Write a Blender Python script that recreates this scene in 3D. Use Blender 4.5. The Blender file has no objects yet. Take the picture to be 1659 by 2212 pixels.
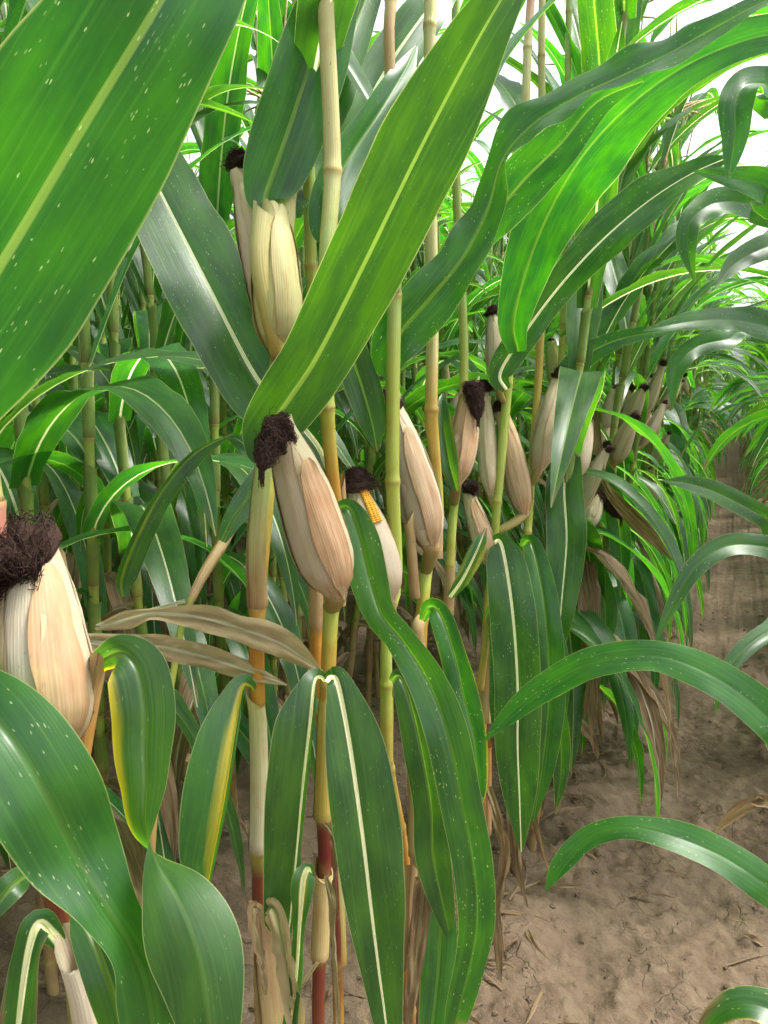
import bpy, math, random
import numpy as np
from mathutils import Vector, Matrix, Quaternion

# ------------------------------------------------------------------ camera, sky, sun, exposure
SC = bpy.context.scene
COL = SC.collection
HC = 1.22                                   # eye height above the soil
VW, VH = 1659.0, 2212.0                     # picture units used for measuring directions
FV = 1972.0 * VW / 2048.0
PITCH = math.atan((1106 - 810) / FV)
cam_d = bpy.data.cameras.new('camera')
cam_d.sensor_fit = 'VERTICAL'
cam_d.sensor_height = 24.0
cam_d.lens = FV / VH * 24.0
cam_d.clip_start = 0.02
cam_d.clip_end = 2000.0
cam = bpy.data.objects.new('camera', cam_d)
COL.objects.link(cam)
cam.location = (0, 0, HC)
cam.rotation_euler = (math.pi / 2 - PITCH, 0, 0)
SC.camera = cam

SUN_EL, SUN_AZ = math.radians(64), math.radians(90)     # azimuth clockwise from +Y (to the right)
world = bpy.data.worlds.new('World')
SC.world = world
world.use_nodes = True
wn = world.node_tree.nodes
wl = world.node_tree.links
for n_ in list(wn):
    wn.remove(n_)
w_out = wn.new('ShaderNodeOutputWorld')
w_bg = wn.new('ShaderNodeBackground')
w_sky = wn.new('ShaderNodeTexSky')
w_sky.sky_type = 'NISHITA'
w_sky.sun_disc = False
w_sky.sun_elevation = SUN_EL
w_sky.sun_rotation = SUN_AZ
w_sky.air_density = 1.0
w_sky.dust_density = 4.0
w_hs = wn.new('ShaderNodeHueSaturation')
w_hs.inputs['Saturation'].default_value = 0.28
wl.new(w_sky.outputs[0], w_hs.inputs['Color'])
wl.new(w_hs.outputs[0], w_bg.inputs[0])
w_bg.inputs[1].default_value = 0.09
wl.new(w_bg.outputs[0], w_out.inputs[0])

sun_d = bpy.data.lights.new('sun', 'SUN')
sun_d.energy = 1.5
sun_d.angle = math.radians(16)
sun_d.color = (1.0, 0.96, 0.9)
sun = bpy.data.objects.new('sun', sun_d)
COL.objects.link(sun)
_sd = Vector((math.sin(SUN_AZ) * math.cos(SUN_EL), math.cos(SUN_AZ) * math.cos(SUN_EL), math.sin(SUN_EL)))
sun.rotation_euler = _sd.to_track_quat('Z', 'Y').to_euler()
sun.location = (3, 1, 6)

SC.view_settings.view_transform = 'Standard'
SC.view_settings.look = 'None'
SC.view_settings.gamma = 1.0
SC.view_settings.use_curve_mapping = False
SC.view_settings.exposure = 2.32
SC.render.engine = 'CYCLES'
SC.cycles.use_denoising = True
SC.cycles.use_adaptive_sampling = True
SC.cycles.adaptive_threshold = 0.05
SC.cycles.max_bounces = 5
SC.cycles.diffuse_bounces = 3
SC.cycles.transmission_bounces = 4
SC.cycles.glossy_bounces = 2

# ------------------------------------------------------------------ directions and rows
_fw = np.array([0, math.cos(PITCH), -math.sin(PITCH)])
_up = np.array([0, math.sin(PITCH), math.cos(PITCH)])
_rt = np.array([1.0, 0, 0])
CAM = np.array([0, 0, HC])
ROW_AZ = math.radians(25.03)
RD = np.array([math.sin(ROW_AZ), math.cos(ROW_AZ), 0])      # along the rows
RN = np.array([-math.cos(ROW_AZ), math.sin(ROW_AZ), 0])     # across the rows, to the left


def ray(x, y):
    return _fw + _rt * (x - VW / 2) / FV - _up * (y - VH / 2) / FV


def at(x, y, d):
    return CAM + ray(x, y) * d


def rowdepth(x, y, t):
    return t / float(ray(x, y) @ RN)


def ground_z(s, t):
    return 0.0


def rowpos(s, t):
    p = RD * s + RN * t
    return np.array([p[0], p[1], 0.0])


def sstep(a, b, x):
    k = np.clip((np.asarray(x, float) - a) / (b - a), 0, 1)
    return k * k * (3 - 2 * k)


# ------------------------------------------------------------------ mesh helpers
class Geo:
    """collects grids of quads, becomes one mesh"""
    def __init__(self):
        self.v, self.q, self.uv, self.uvm, self.c, self.n = [], [], [], [], [], 0

    def grid(self, V, col, uv=None, uvm=None, closed=False, flip=False):
        nr, nc = V.shape[:2]
        idx = np.arange(nr * nc).reshape(nr, nc) + self.n
        if closed:
            idx = np.concatenate([idx, idx[:, :1]], 1)
        q = np.stack([idx[:-1, :-1], idx[:-1, 1:], idx[1:, 1:], idx[1:, :-1]], -1).reshape(-1, 4)
        if flip:
            q = q[:, ::-1]
        self.v.append(V.reshape(-1, 3))
        self.q.append(q)
        c = np.broadcast_to(np.asarray(col, float), (nr, nc, 3)).reshape(-1, 3)
        self.c.append(c)
        z = np.zeros((nr, nc, 2))
        self.uv.append((z if uv is None else uv).reshape(-1, 2))
        self.uvm.append((z if uvm is None else uvm).reshape(-1, 2))
        self.n += nr * nc
        return self

    def arrays(self):
        return [np.concatenate(a) for a in (self.v, self.q, self.uv, self.uvm, self.c)]

    def mesh(self, name, mat, origin=None):
        v, q, uv, uvm, c = self.arrays()
        if origin is not None:
            v = v - origin
        return mesh_from(name, v, q, uv, uvm, c, mat)


def mesh_from(name, v, q, uv, uvm, c, mat, smooth=True):
    me = bpy.data.meshes.new(name)
    me.vertices.add(len(v))
    me.vertices.foreach_set('co', v.astype(np.float32).ravel())
    k = q.shape[1]
    me.loops.add(len(q) * k)
    me.loops.foreach_set('vertex_index', q.astype(np.int32).ravel())
    me.polygons.add(len(q))
    me.polygons.foreach_set('loop_start', np.arange(0, len(q) * k, k, dtype=np.int32))
    me.polygons.foreach_set('loop_total', np.full(len(q), k, dtype=np.int32))
    me.polygons.foreach_set('use_smooth', np.full(len(q), smooth, dtype=bool))
    me.update(calc_edges=True)
    if uv is not None:
        li = q.ravel()
        for nm, a in (('UVMap', uv), ('UVM', uvm)):
            lay = me.uv_layers.new(name=nm)
            lay.data.foreach_set('uv', a[li].astype(np.float32).ravel())
    if c is not None:
        at_ = me.attributes.new('col', 'FLOAT_COLOR', 'POINT')
        at_.data.foreach_set('color', np.concatenate([c, np.ones((len(c), 1))], 1).astype(np.float32).ravel())
    if mat:
        me.materials.append(mat)
    return me


def obj(name, me, parent=None):
    o = bpy.data.objects.new(name, me)
    COL.objects.link(o)
    if parent is not None:
        o.parent = parent
    return o


def thing(name, label, cat, loc=(0, 0, 0), group=None):
    o = bpy.data.objects.new(name, None)
    COL.objects.link(o)
    o.empty_display_size = 0.05
    o.location = loc
    o['label'] = label
    o['category'] = cat
    if group:
        o['group'] = group
    return o


def catmull(pts, per):
    """dense Catmull-Rom through rows of pts"""
    P = np.asarray(pts, float)
    P = np.concatenate([[2 * P[0] - P[1]], P, [2 * P[-1] - P[-2]]])
    out = []
    for i in range(1, len(P) - 2):
        a, b, c, d = P[i - 1], P[i], P[i + 1], P[i + 2]
        for k in range(per):
            t = k / per
            out.append(0.5 * (2 * b + (c - a) * t + (2 * a - 5 * b + 4 * c - d) * t * t + (3 * b - a - 3 * c + d) * t ** 3))
    out.append(P[-2])
    return np.array(out)


def unit(a):
    return a / np.maximum(np.linalg.norm(a, axis=-1, keepdims=True), 1e-9)


def arclen(P):
    return np.concatenate([[0], np.cumsum(np.linalg.norm(np.diff(P, axis=0), axis=1))])


def tangents(P):
    return unit(np.gradient(P, axis=0))


def rot_about(v, axis, ang):
    c, s = np.cos(ang)[:, None], np.sin(ang)[:, None]
    return v * c + np.cross(axis, v) * s + axis * (np.sum(axis * v, 1, keepdims=True)) * (1 - c)


def frames(P):
    T = tangents(P)
    ref = np.array([0.31, 0.83, 0.0]) if abs(T[0][2]) > .7 else np.array([0, 0, 1.0])
    A = np.zeros_like(P)
    a = ref - T[0] * (ref @ T[0])
    for i in range(len(P)):
        a = a - T[i] * (a @ T[i])
        a = a / max(np.linalg.norm(a), 1e-9)
        A[i] = a
    return T, A, np.cross(T, A)


# smooth 2D noise for heights and outlines
def vnoise(x, y, seed):
    xi, yi = np.floor(x).astype(np.int64), np.floor(y).astype(np.int64)
    fx, fy = x - xi, y - yi
    fx, fy = fx * fx * (3 - 2 * fx), fy * fy * (3 - 2 * fy)

    def h(a, b):
        n = (a * 374761393 + b * 668265263 + seed * 974634777) & 0x7fffffff
        n = ((n ^ (n >> 13)) * 1274126177) & 0x7fffffff
        return ((n ^ (n >> 16)) & 0xffff) / 65535.0
    return (h(xi, yi) * (1 - fx) + h(xi + 1, yi) * fx) * (1 - fy) + (h(xi, yi + 1) * (1 - fx) + h(xi + 1, yi + 1) * fx) * fy


# ------------------------------------------------------------------ materials
def newmat(name):
    m = bpy.data.materials.new(name)
    m.use_nodes = True
    nt = m.node_tree
    for n in list(nt.nodes):
        nt.nodes.remove(n)
    return m, nt


class NT:
    def __init__(self, nt):
        self.nt = nt

    def n(self, t, **kw):
        nd = self.nt.nodes.new(t)
        for k, v in kw.items():
            if k == 'ins':
                for a, b in v.items():
                    self.put(nd.inputs[a], b)
            else:
                setattr(nd, k, v)
        return nd

    def put(self, sock, val):
        if isinstance(val, bpy.types.NodeSocket):
            self.nt.links.new(val, sock)
        elif isinstance(val, (tuple, list)) and len(val) == 3 and sock.type == 'RGBA':
            sock.default_value = (*val, 1)
        else:
            sock.default_value = val

    def math(self, op, a, b=None, c=None, clamp=False):
        nd = self.n('ShaderNodeMath', operation=op, use_clamp=clamp)
        for i, v in enumerate((a, b, c)):
            if v is not None:
                self.put(nd.inputs[i], v)
        return nd.outputs[0]

    def mix(self, f, a, b, blend='MIX'):
        nd = self.n('ShaderNodeMix', data_type='RGBA', blend_type=blend)
        self.put(nd.inputs[0], f)
        self.put(nd.inputs[6], a)
        self.put(nd.inputs[7], b)
        return nd.outputs[2]

    def ramp(self, x, lo, hi, a=0.0, b=1.0):
        nd = self.n('ShaderNodeMapRange', interpolation_type='SMOOTHSTEP')
        for i, v in enumerate((x, lo, hi, a, b)):
            self.put(nd.inputs[i], v)
        return nd.outputs[0]

    def noise(self, vec, scale, detail=2.0, rough=.5, out=0):
        nd = self.n('ShaderNodeTexNoise')
        self.put(nd.inputs['Vector'], vec)
        self.put(nd.inputs['Scale'], scale)
        self.put(nd.inputs['Detail'], detail)
        self.put(nd.inputs['Roughness'], rough)
        return nd.outputs[out]

    def vec(self, x, y, z=0.0):
        nd = self.n('ShaderNodeCombineXYZ')
        for i, v in enumerate((x, y, z)):
            self.put(nd.inputs[i], v)
        return nd.outputs[0]


def make_leaf_mat(name, g_dark, g_light, transl, spec, flecks=1.0, cheap=False):
    m, nt = newmat(name)
    k = NT(nt)
    uv = k.n('ShaderNodeUVMap', uv_map='UVMap').outputs[0]
    uvm = k.n('ShaderNodeUVMap', uv_map='UVM').outputs[0]
    s1 = k.n('ShaderNodeSeparateXYZ', ins={0: uv})
    s2 = k.n('ShaderNodeSeparateXYZ', ins={0: uvm})
    U, Vv = s1.outputs[0], s1.outputs[1]
    X, Y = s2.outputs[0], s2.outputs[1]
    att = k.n('ShaderNodeAttribute', attribute_name='col').outputs[0]
    s3 = k.n('ShaderNodeSeparateColor', ins={0: att})
    yel, dry, rib = s3.outputs[0], s3.outputs[1], s3.outputs[2]
    oi = k.n('ShaderNodeObjectInfo').outputs['Random']
    off = k.math('MULTIPLY', oi, 37.0)
    vs = k.vec(k.math('MULTIPLY', X, 420.0), k.math('MULTIPLY', Y, 5.0), off)
    stripes = k.noise(vs, 1.0, 2.0, .6)
    vb = k.vec(k.math('MULTIPLY', X, 40.0), k.math('MULTIPLY', Y, 12.0), off)
    blot = k.noise(vb, 1.0, 3.0, .55)
    g = k.mix(k.ramp(blot, .3, .72), g_dark, g_light)
    g = k.mix(k.math('MULTIPLY', k.ramp(stripes, .45, .8), .30), g, (.07, .18, .035))
    var = k.n('ShaderNodeHueSaturation', ins={'Hue': k.math('MULTIPLY_ADD', oi, .024, .488), 'Saturation': 1.0,
              'Value': k.math('MULTIPLY_ADD', oi, .35, .82), 'Color': g}).outputs[0]
    # yellowing and drying, broken up along the fibres
    yn = k.math('ADD', yel, k.math('MULTIPLY', k.math('SUBTRACT', k.noise(k.vec(k.math('MULTIPLY', X, 130.0), k.math('MULTIPLY', Y, 7.0), off), 1.0, 3.0), .5), .55))
    ymask = k.math('MULTIPLY', k.ramp(yn, .28, .68), k.ramp(yel, .02, .12))
    c = k.mix(ymask, var, (.40, .34, .035))
    dn = k.math('ADD', dry, k.math('MULTIPLY', k.math('SUBTRACT', k.noise(k.vec(k.math('MULTIPLY', X, 90.0), k.math('MULTIPLY', Y, 14.0), off), 1.0, 4.0), .5), .6))
    dmask = k.math('MULTIPLY', k.ramp(dn, .35, .62), k.ramp(dry, .02, .12))
    drycol = k.mix(k.ramp(k.noise(k.vec(k.math('MULTIPLY', X, 200.0), k.math('MULTIPLY', Y, 9.0), off), 1.0, 4.0, .6), .3, .7), (.13, .07, .03), (.38, .27, .14))
    drycol = k.mix(k.math('MULTIPLY', oi, .6), drycol, k.mix(.5, drycol, (.16, .075, .03)))
    drycol = k.mix(k.ramp(yel, .2, .6), drycol, k.mix(.75, drycol, (.46, .37, .19)))
    c = k.mix(dmask, c, drycol)
    # pale midrib
    absx = k.math('ABSOLUTE', X)
    rw = k.math('MULTIPLY_ADD', Vv, -.0027, .0037)
    ribm = k.math('MULTIPLY', k.ramp(k.math('DIVIDE', absx, rw), .55, 1.0, 1.0, 0.0), rib)
    ribcol = k.mix(k.ramp(rib, .55, 1.0), (.17, .27, .055), (.56, .55, .38))
    c = k.mix(ribm, c, ribcol)
    # thin pale edge
    edge = k.ramp(k.math('ABSOLUTE', U), .965, 1.0)
    c = k.mix(k.math('MULTIPLY', edge, .5), c, (.36, .38, .16))
    # small pale feeding flecks, elongated along the veins, in patches
    if not cheap:
        fv = k.vec(k.math('MULTIPLY', X, 1150.0), k.math('MULTIPLY', Y, 300.0), off)
        warp = k.n('ShaderNodeVectorMath', operation='ADD', ins={0: fv, 1: k.noise(fv, .9, 2.0, .5, 1)}).outputs[0]
        vo = k.n('ShaderNodeTexVoronoi', feature='F1', ins={'Vector': warp, 'Scale': .72})
        cell = k.n('ShaderNodeSeparateColor', ins={0: vo.outputs['Color']}).outputs[0]
        patch = k.noise(k.vec(k.math('MULTIPLY', X, 45.0), k.math('MULTIPLY', Y, 22.0), k.math('ADD', off, 9.0)), 1.0, 2.0)
        thr = k.math('MULTIPLY_ADD', k.ramp(patch, .42, .75), -.22, .992)
        fl = k.math('MULTIPLY', k.ramp(vo.outputs['Distance'], .22, .36, 1.0, 0.0), k.math('GREATER_THAN', cell, thr))
        fstr = k.math('MULTIPLY', k.ramp(k.math('FRACT', k.math('MULTIPLY', oi, 7.13)), .1, 1.0, .10, .62), k.ramp(cell, .9, 1.0, .35, 1.0))
        c = k.mix(k.math('MULTIPLY', fl, fstr), c, (.44, .50, .28))
    # relief: parallel veins
    hgt = k.math('ADD', k.math('MULTIPLY', stripes, .5), k.math('MULTIPLY', k.math('SINE', k.math('MULTIPLY', X, 3600.0)), .025))
    bump = k.n('ShaderNodeBump', ins={'Strength': .45, 'Distance': .0008, 'Height': hgt})
    drough = k.math('MULTIPLY_ADD', dmask, .35, k.math('MULTIPLY_ADD', blot, .22, .27))
    pb = k.n('ShaderNodeBsdfPrincipled', ins={'Base Color': c, 'Roughness': drough, 'Specular IOR Level': spec, 'Sheen Weight': .06, 'Sheen Roughness': .5, 'Sheen Tint': (.80, .93, 1.0), 'Normal': bump.outputs[0]})
    tc = k.mix(dmask, k.n('ShaderNodeHueSaturation', ins={'Hue': .485, 'Saturation': 1.15, 'Value': 4.4, 'Color': c}).outputs[0], c)
    tr = k.n('ShaderNodeBsdfTranslucent', ins={'Color': tc, 'Normal': bump.outputs[0]})
    mx = k.n('ShaderNodeMixShader', ins={0: transl, 1: pb.outputs[0], 2: tr.outputs[0]})
    out = k.n('ShaderNodeOutputMaterial')
    nt.links.new(mx.outputs[0], out.inputs[0])
    return m


def make_fiber_mat(name, rough, fx, fy, contrast, specks, transl=0.0):
    """stalks, sheaths and husks: colour per point, streaks along the fibre"""
    m, nt = newmat(name)
    k = NT(nt)
    uvm = k.n('ShaderNodeUVMap', uv_map='UVM').outputs[0]
    s2 = k.n('ShaderNodeSeparateXYZ', ins={0: uvm})
    X, Y = s2.outputs[0], s2.outputs[1]
    att = k.n('ShaderNodeAttribute', attribute_name='col').outputs[0]
    oi = k.n('ShaderNodeObjectInfo').outputs['Random']
    off = k.math('MULTIPLY', oi, 53.0)
    st = k.noise(k.vec(k.math('MULTIPLY', X, fx), k.math('MULTIPLY', Y, fy), off), 1.0, 3.0, .6)
    bl = k.noise(k.vec(k.math('MULTIPLY', X, fx * .12), k.math('MULTIPLY', Y, 22.0), off), 1.0, 4.0, .6)
    c = k.mix(k.ramp(st, .35, .75, 0.0, contrast), att, k.mix(1.0, att, (.70, .58, .46), 'MULTIPLY'))
    c = k.mix(k.ramp(bl, .50, .74, 0.0, .7), c, k.mix(1.0, c, (.86, .66, .52), 'MULTIPLY'))
    c = k.mix(k.ramp(bl, .24, .46, .45, 0.0), c, k.mix(.5, c, (.50, .50, .16)))
    sp = k.noise(k.vec(k.math('MULTIPLY', X, 330.0), k.math('MULTIPLY', Y, 140.0), off), 1.0, 1.0)
    c = k.mix(k.ramp(sp, .74, .80, 0.0, specks), c, (.06, .03, .015))
    fine = k.math('SINE', k.math('MULTIPLY', X, 2600.0))
    hgt = k.math('ADD', k.math('MULTIPLY', st, .8), k.math('MULTIPLY', fine, .10))
    bump = k.n('ShaderNodeBump', ins={'Strength': .5, 'Distance': .0010, 'Height': hgt})
    pb = k.n('ShaderNodeBsdfPrincipled', ins={'Base Color': c, 'Roughness': rough, 'Specular IOR Level': .4, 'Normal': bump.outputs[0]})
    out = k.n('ShaderNodeOutputMaterial')
    if transl:
        tr = k.n('ShaderNodeBsdfTranslucent', ins={'Color': c})
        mx = k.n('ShaderNodeMixShader', ins={0: transl, 1: pb.outputs[0], 2: tr.outputs[0]})
        nt.links.new(mx.outputs[0], out.inputs[0])
    else:
        nt.links.new(pb.outputs[0], out.inputs[0])
    return m


def make_simple(name, a, b, scale, rough, spec=.3):
    m, nt = newmat(name)
    k = NT(nt)
    tc = k.n('ShaderNodeTexCoord').outputs['Object']
    nz = k.noise(tc, scale, 3.0, .6)
    c = k.mix(k.ramp(nz, .3, .7), a, b)
    bump = k.n('ShaderNodeBump', ins={'Strength': .9, 'Distance': .0015, 'Height': nz})
    pb = k.n('ShaderNodeBsdfPrincipled', ins={'Base Color': c, 'Roughness': rough, 'Specular IOR Level': spec, 'Normal': bump.outputs[0]})
    out = k.n('ShaderNodeOutputMaterial')
    nt.links.new(pb.outputs[0], out.inputs[0])
    return m


def make_soil():
    m, nt = newmat('soil')
    k = NT(nt)
    P = k.n('ShaderNodeTexCoord').outputs['Object']
    big = k.noise(P, 3.0, 4.0, .6)
    mid = k.noise(P, 26.0, 5.0, .65)
    fin = k.noise(P, 150.0, 4.0, .65)
    c = k.mix(k.ramp(big, .3, .7), (.132, .094, .062), (.182, .134, .090))
    c = k.mix(k.ramp(mid, .35, .75, 0, .6), c, (.072, .049, .032))
    c = k.mix(k.ramp(fin, .5, .8, 0, .5), c, (.20, .15, .105))
    c = k.mix(k.ramp(k.noise(P, 8.0, 3.0), .58, .75, 0, .35), c, (.16, .12, .062))
    vor = k.n('ShaderNodeTexVoronoi', feature='DISTANCE_TO_EDGE',
              ins={'Vector': k.n('ShaderNodeVectorMath', operation='ADD', ins={0: P, 1: k.n('ShaderNodeVectorMath', operation='SCALE', ins={0: k.noise(P, 14.0, 3.0, .6, 1), 'Scale': .09}).outputs[0]}).outputs[0], 'Scale': 17.0})
    crack = k.math('MULTIPLY', k.ramp(vor.outputs['Distance'], 0.0, .05, -1.0, 0.0), k.ramp(k.noise(P, 4.0, 2.0), .45, .62))
    h = k.math('ADD', k.math('MULTIPLY', mid, .9), k.math('ADD', k.math('MULTIPLY', fin, .35), k.math('MULTIPLY', crack, .4)))
    bump = k.n('ShaderNodeBump', ins={'Strength': .85, 'Distance': .012, 'Height': h})
    pb = k.n('ShaderNodeBsdfPrincipled', ins={'Base Color': c, 'Roughness': .92, 'Specular IOR Level': .15, 'Normal': bump.outputs[0]})
    out = k.n('ShaderNodeOutputMaterial')
    nt.links.new(pb.outputs[0], out.inputs[0])
    return m


M_LEAF = make_leaf_mat('leaf_blade', (.014, .063, .013), (.031, .115, .015), .46, .70)
M_LEAF_FAR = make_leaf_mat('leaf_blade_far', (.014, .063, .013), (.031, .115, .015), .46, .70, cheap=True)
M_STALK = make_fiber_mat('stalk_rind', .42, 230.0, 8.0, .35, .8)
M_SHEATH = make_fiber_mat('sheath_fibre', .50, 420.0, 5.0, .5, .7, .12)
M_HUSK = make_fiber_mat('husk_fibre', .55, 620.0, 6.0, .28, .25, .15)
M_SILK = make_simple('dry_silk', (.012, .006, .004), (.060, .027, .016), 900.0, .85)
M_KERNEL = make_simple('kernel_grain', (.62, .30, .02), (.75, .42, .05), 90.0, .28, .5)
M_TASSEL = make_simple('tassel_straw', (.36, .28, .12), (.52, .42, .22), 60.0, .7)
M_SOIL = make_soil()

CC = dict(red=(.150, .044, .018), orange=(.40, .20, .028), yellow=(.43, .32, .07), ygreen=(.33, .39, .07),
          green=(.150, .245, .035), lgreen=(.30, .42, .12), cream=(.58, .51, .39), tan=(.40, .265, .135), pink=(.46, .20, .15),
          brown=(.19, .095, .04), straw=(.47, .36, .165), sheathg=(.20, .31, .075), olive=(.26, .25, .05), pale=(.50, .48, .22))
CC = {a: np.array(b) for a, b in CC.items()}

# ------------------------------------------------------------------ leaf blades
U_FULL = np.array([-1, -.8, -.58, -.36, -.16, -.055, 0, .055, .16, .36, .58, .8, 1.0])
U_LOW = np.array([-1, -.6, -.2, 0, .2, .6, 1.0])


def leaf_geo(P, hw, W, seed, fold=.22, ruffle=.10, rfreq=7.0, asym=(1, 1), U=U_FULL, yel=0.0, yrib=0.0, yedge=0.0,
             yleft=0.0, dry=0.0, dtip=0.12, dedge=0.0, rib=.8, keel=.0028, crumple=0.0, geo=None):
    rs = np.random.RandomState(seed)
    n = len(P)
    T = tangents(P)
    W = unit(W - T * np.sum(W * T, 1, keepdims=True))
    N = np.cross(T, W)
    s = arclen(P)
    v = s / s[-1]
    u = U[None, :]
    au = np.abs(u)
    uu = np.where(u < 0, u * asym[0], u * asym[1])
    # blades rise steeply beside the midrib and flatten to the rim
    lift = fold * (au ** 1.1) * hw[:, None] - .35 * fold * hw[:, None] * au ** 3
    phl, phr = rs.uniform(0, 6.28, 2)
    L = s[-1]
    fr = rfreq * L / .7
    wob = np.where(u < 0, np.sin(6.283 * v[:, None] * fr * .5 + phl) + .5 * np.sin(6.283 * v[:, None] * fr * 1.13 + phr),
                   np.sin(6.283 * v[:, None] * fr * .53 + phr) + .5 * np.sin(6.283 * v[:, None] * fr * 1.02 + phl * 2))
    env = np.sin(np.pi * np.clip(v, 0, 1)) ** .5
    lift = lift + ruffle * hw[:, None] * au ** 2.4 * wob * env[:, None]
    if crumple:
        lift = lift + crumple * hw[:, None] * (vnoise(u * 3 + 20 + seed, v[:, None] * 16, seed) - .5) * 2
        uu = uu * (1 - .35 * crumple * vnoise(au * 0 + 3.3, v[:, None] * 9 + seed, seed + 5))
    lift = lift + (.05 + ruffle * .35) * hw[:, None] * (vnoise(u * 1.6 + 20 + seed % 13, v[:, None] * 11 * L / .7 + 3, seed + 1) - .5) * env[:, None] * (.3 + au)
    lift = lift - keel * (1 - v)[:, None] * np.exp(-(au / .06) ** 2)
    # slightly uneven rim
    rim = 1 + (.03 + .55 * crumple) * (vnoise(v[:, None] * 40 * L + np.sign(u) * 50, u * 0 + .5, seed + 3) - .5) * au ** 4
    V = P[:, None, :] + W[:, None, :] * (uu * rim * hw[:, None])[..., None] + N[:, None, :] * lift[..., None]
    vv = v[:, None] + 0 * u
    y_ = yel + yrib * np.exp(-(au / .30) ** 2) * (1 - .3 * vv) + yedge * au ** 3 * (.4 + .6 * vv)
    y_ = y_ + yleft * np.where(u < 0, au ** 1.5, 0) * sstep(.75, .35, vv)
    d_ = dry + dtip * sstep(.80, 1.0, vv) * 4 + dedge * au ** 4 * (.3 + .7 * vv) + .1 * yrib * np.exp(-(au / .1) ** 2)
    col = np.stack([np.clip(y_, 0, 1), np.clip(d_, 0, 1), rib + 0 * vv], -1)
    uv = np.stack([u + 0 * vv, vv], -1)
    uvm = np.stack([u * hw[:, None] + 0 * vv, s[:, None] + 0 * u], -1)
    g = geo or Geo()
    g.grid(V, col, uv, uvm)
    return g


def hero_leaf(cps, seed, per=6, **kw):
    """cps: (x, y, distance, full width in picture units, roll in degrees)"""
    A = np.array([c if len(c) == 5 else (*c, 0.0) for c in cps], float)
    D = catmull(A, per)
    P = np.array([at(a[0], a[1], a[2]) for a in D])
    hw = np.maximum(D[:, 3], .5) * D[:, 2] / FV * .5
    T = tangents(P)
    Vd = unit(P - CAM)
    W = unit(np.cross(T, Vd))
    W = rot_about(W, T, np.radians(D[:, 4]))
    return leaf_geo(P, hw, W, seed, **kw)


def wprofile(v, base=.55):
    return np.minimum(1, base + (1 - base) * sstep(0, .28, v)) * np.clip(1 - np.clip(v, 0, 1) ** 2.6, 0, 1) ** .85


def free_leaf(p0, az, L, w, e0, e1, seed, pw=1.4, twist=0.0, drift=0.0, n=22, U=U_FULL, roll0=0.0, **kw):
    """a blade that leaves the stalk at elevation e0 and bends to e1 at its tip"""
    k = np.linspace(0, 1, n)
    e = np.radians(e0 + (e1 - e0) * k ** pw)
    a = az + drift * k ** 1.5
    d = np.stack([np.cos(e) * np.sin(a), np.cos(e) * np.cos(a), np.sin(e)], 1)
    P = np.concatenate([[np.zeros(3)], np.cumsum((d[1:] + d[:-1]) * .5 * L / (n - 1), axis=0)]) + np.asarray(p0)
    T = tangents(P)
    W = np.stack([np.cos(a), -np.sin(a), 0 * a], 1)
    W = -W                                            # upper face up: T x W points up
    W = unit(W - T * np.sum(W * T, 1, keepdims=True))
    W = rot_about(W, T, np.radians(roll0 + twist * k ** 1.3))
    return leaf_geo(P, np.maximum(w * .5 * wprofile(k), .0008), W, seed, U=U, **kw)


# ------------------------------------------------------------------ stalks, sheaths
def tube(P, R, col, nseg=12, geo=None, cap=True, u0=0.0):
    T, A, B = frames(P)
    th = np.linspace(0, 2 * np.pi, nseg, endpoint=False)
    V = P[:, None, :] + R[:, None, None] * (A[:, None, :] * np.cos(th)[None, :, None] + B[:, None, :] * np.sin(th)[None, :, None])
    s = arclen(P)
    uvm = np.stack([np.broadcast_to(th[None, :], V.shape[:2]) * float(np.mean(R)) + u0, np.broadcast_to(s[:, None], V.shape[:2])], -1)
    c = np.broadcast_to(np.asarray(col, float)[:, None, :] if np.ndim(col) == 2 else np.asarray(col, float), (*V.shape[:2], 3))
    g = geo or Geo()
    if cap:
        V = np.concatenate([np.broadcast_to(P[:1, None, :], (1, nseg, 3)), V, np.broadcast_to(P[-1:, None, :], (1, nseg, 3))])
        c = np.concatenate([c[:1], c, c[-1:]])
        uvm = np.concatenate([uvm[:1], uvm, uvm[-1:]])
    g.grid(V, c, None, uvm, closed=True)
    return g


def stalk_geo(P, R, col, nodes, nseg=14):
    """P dense path, R radii, nodes = arc lengths where a knuckle sits"""
    s = arclen(P)
    extra = np.concatenate([[nd - .012, nd - .006, nd - .002, nd, nd + .003, nd + .007, nd + .016] for nd in nodes]) if len(nodes) else np.array([])
    ss = np.unique(np.clip(np.concatenate([np.linspace(0, s[-1], max(12, int(s[-1] / .03))), extra]), 0, s[-1]))
    P2 = np.stack([np.interp(ss, s, P[:, i]) for i in range(3)], 1)
    R2 = np.interp(ss, s, R)
    C2 = np.stack([np.interp(ss, s, col[:, i]) for i in range(3)], 1)
    for nd in nodes:
        bul = np.exp(-((ss - nd) / .006) ** 2)
        R2 = R2 * (1 + .16 * bul - .05 * np.exp(-((ss - nd - .010) / .004) ** 2))
        ring = np.exp(-((ss - nd + .001) / .0030) ** 2)[:, None]
        C2 = C2 * (1 - .55 * ring) + np.array([.22, .10, .03]) * .55 * ring
        C2 = C2 * (1 - .25 * bul[:, None]) + np.array([.42, .38, .08]) * .25 * bul[:, None]
    return tube(P2, R2, C2, nseg)


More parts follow.
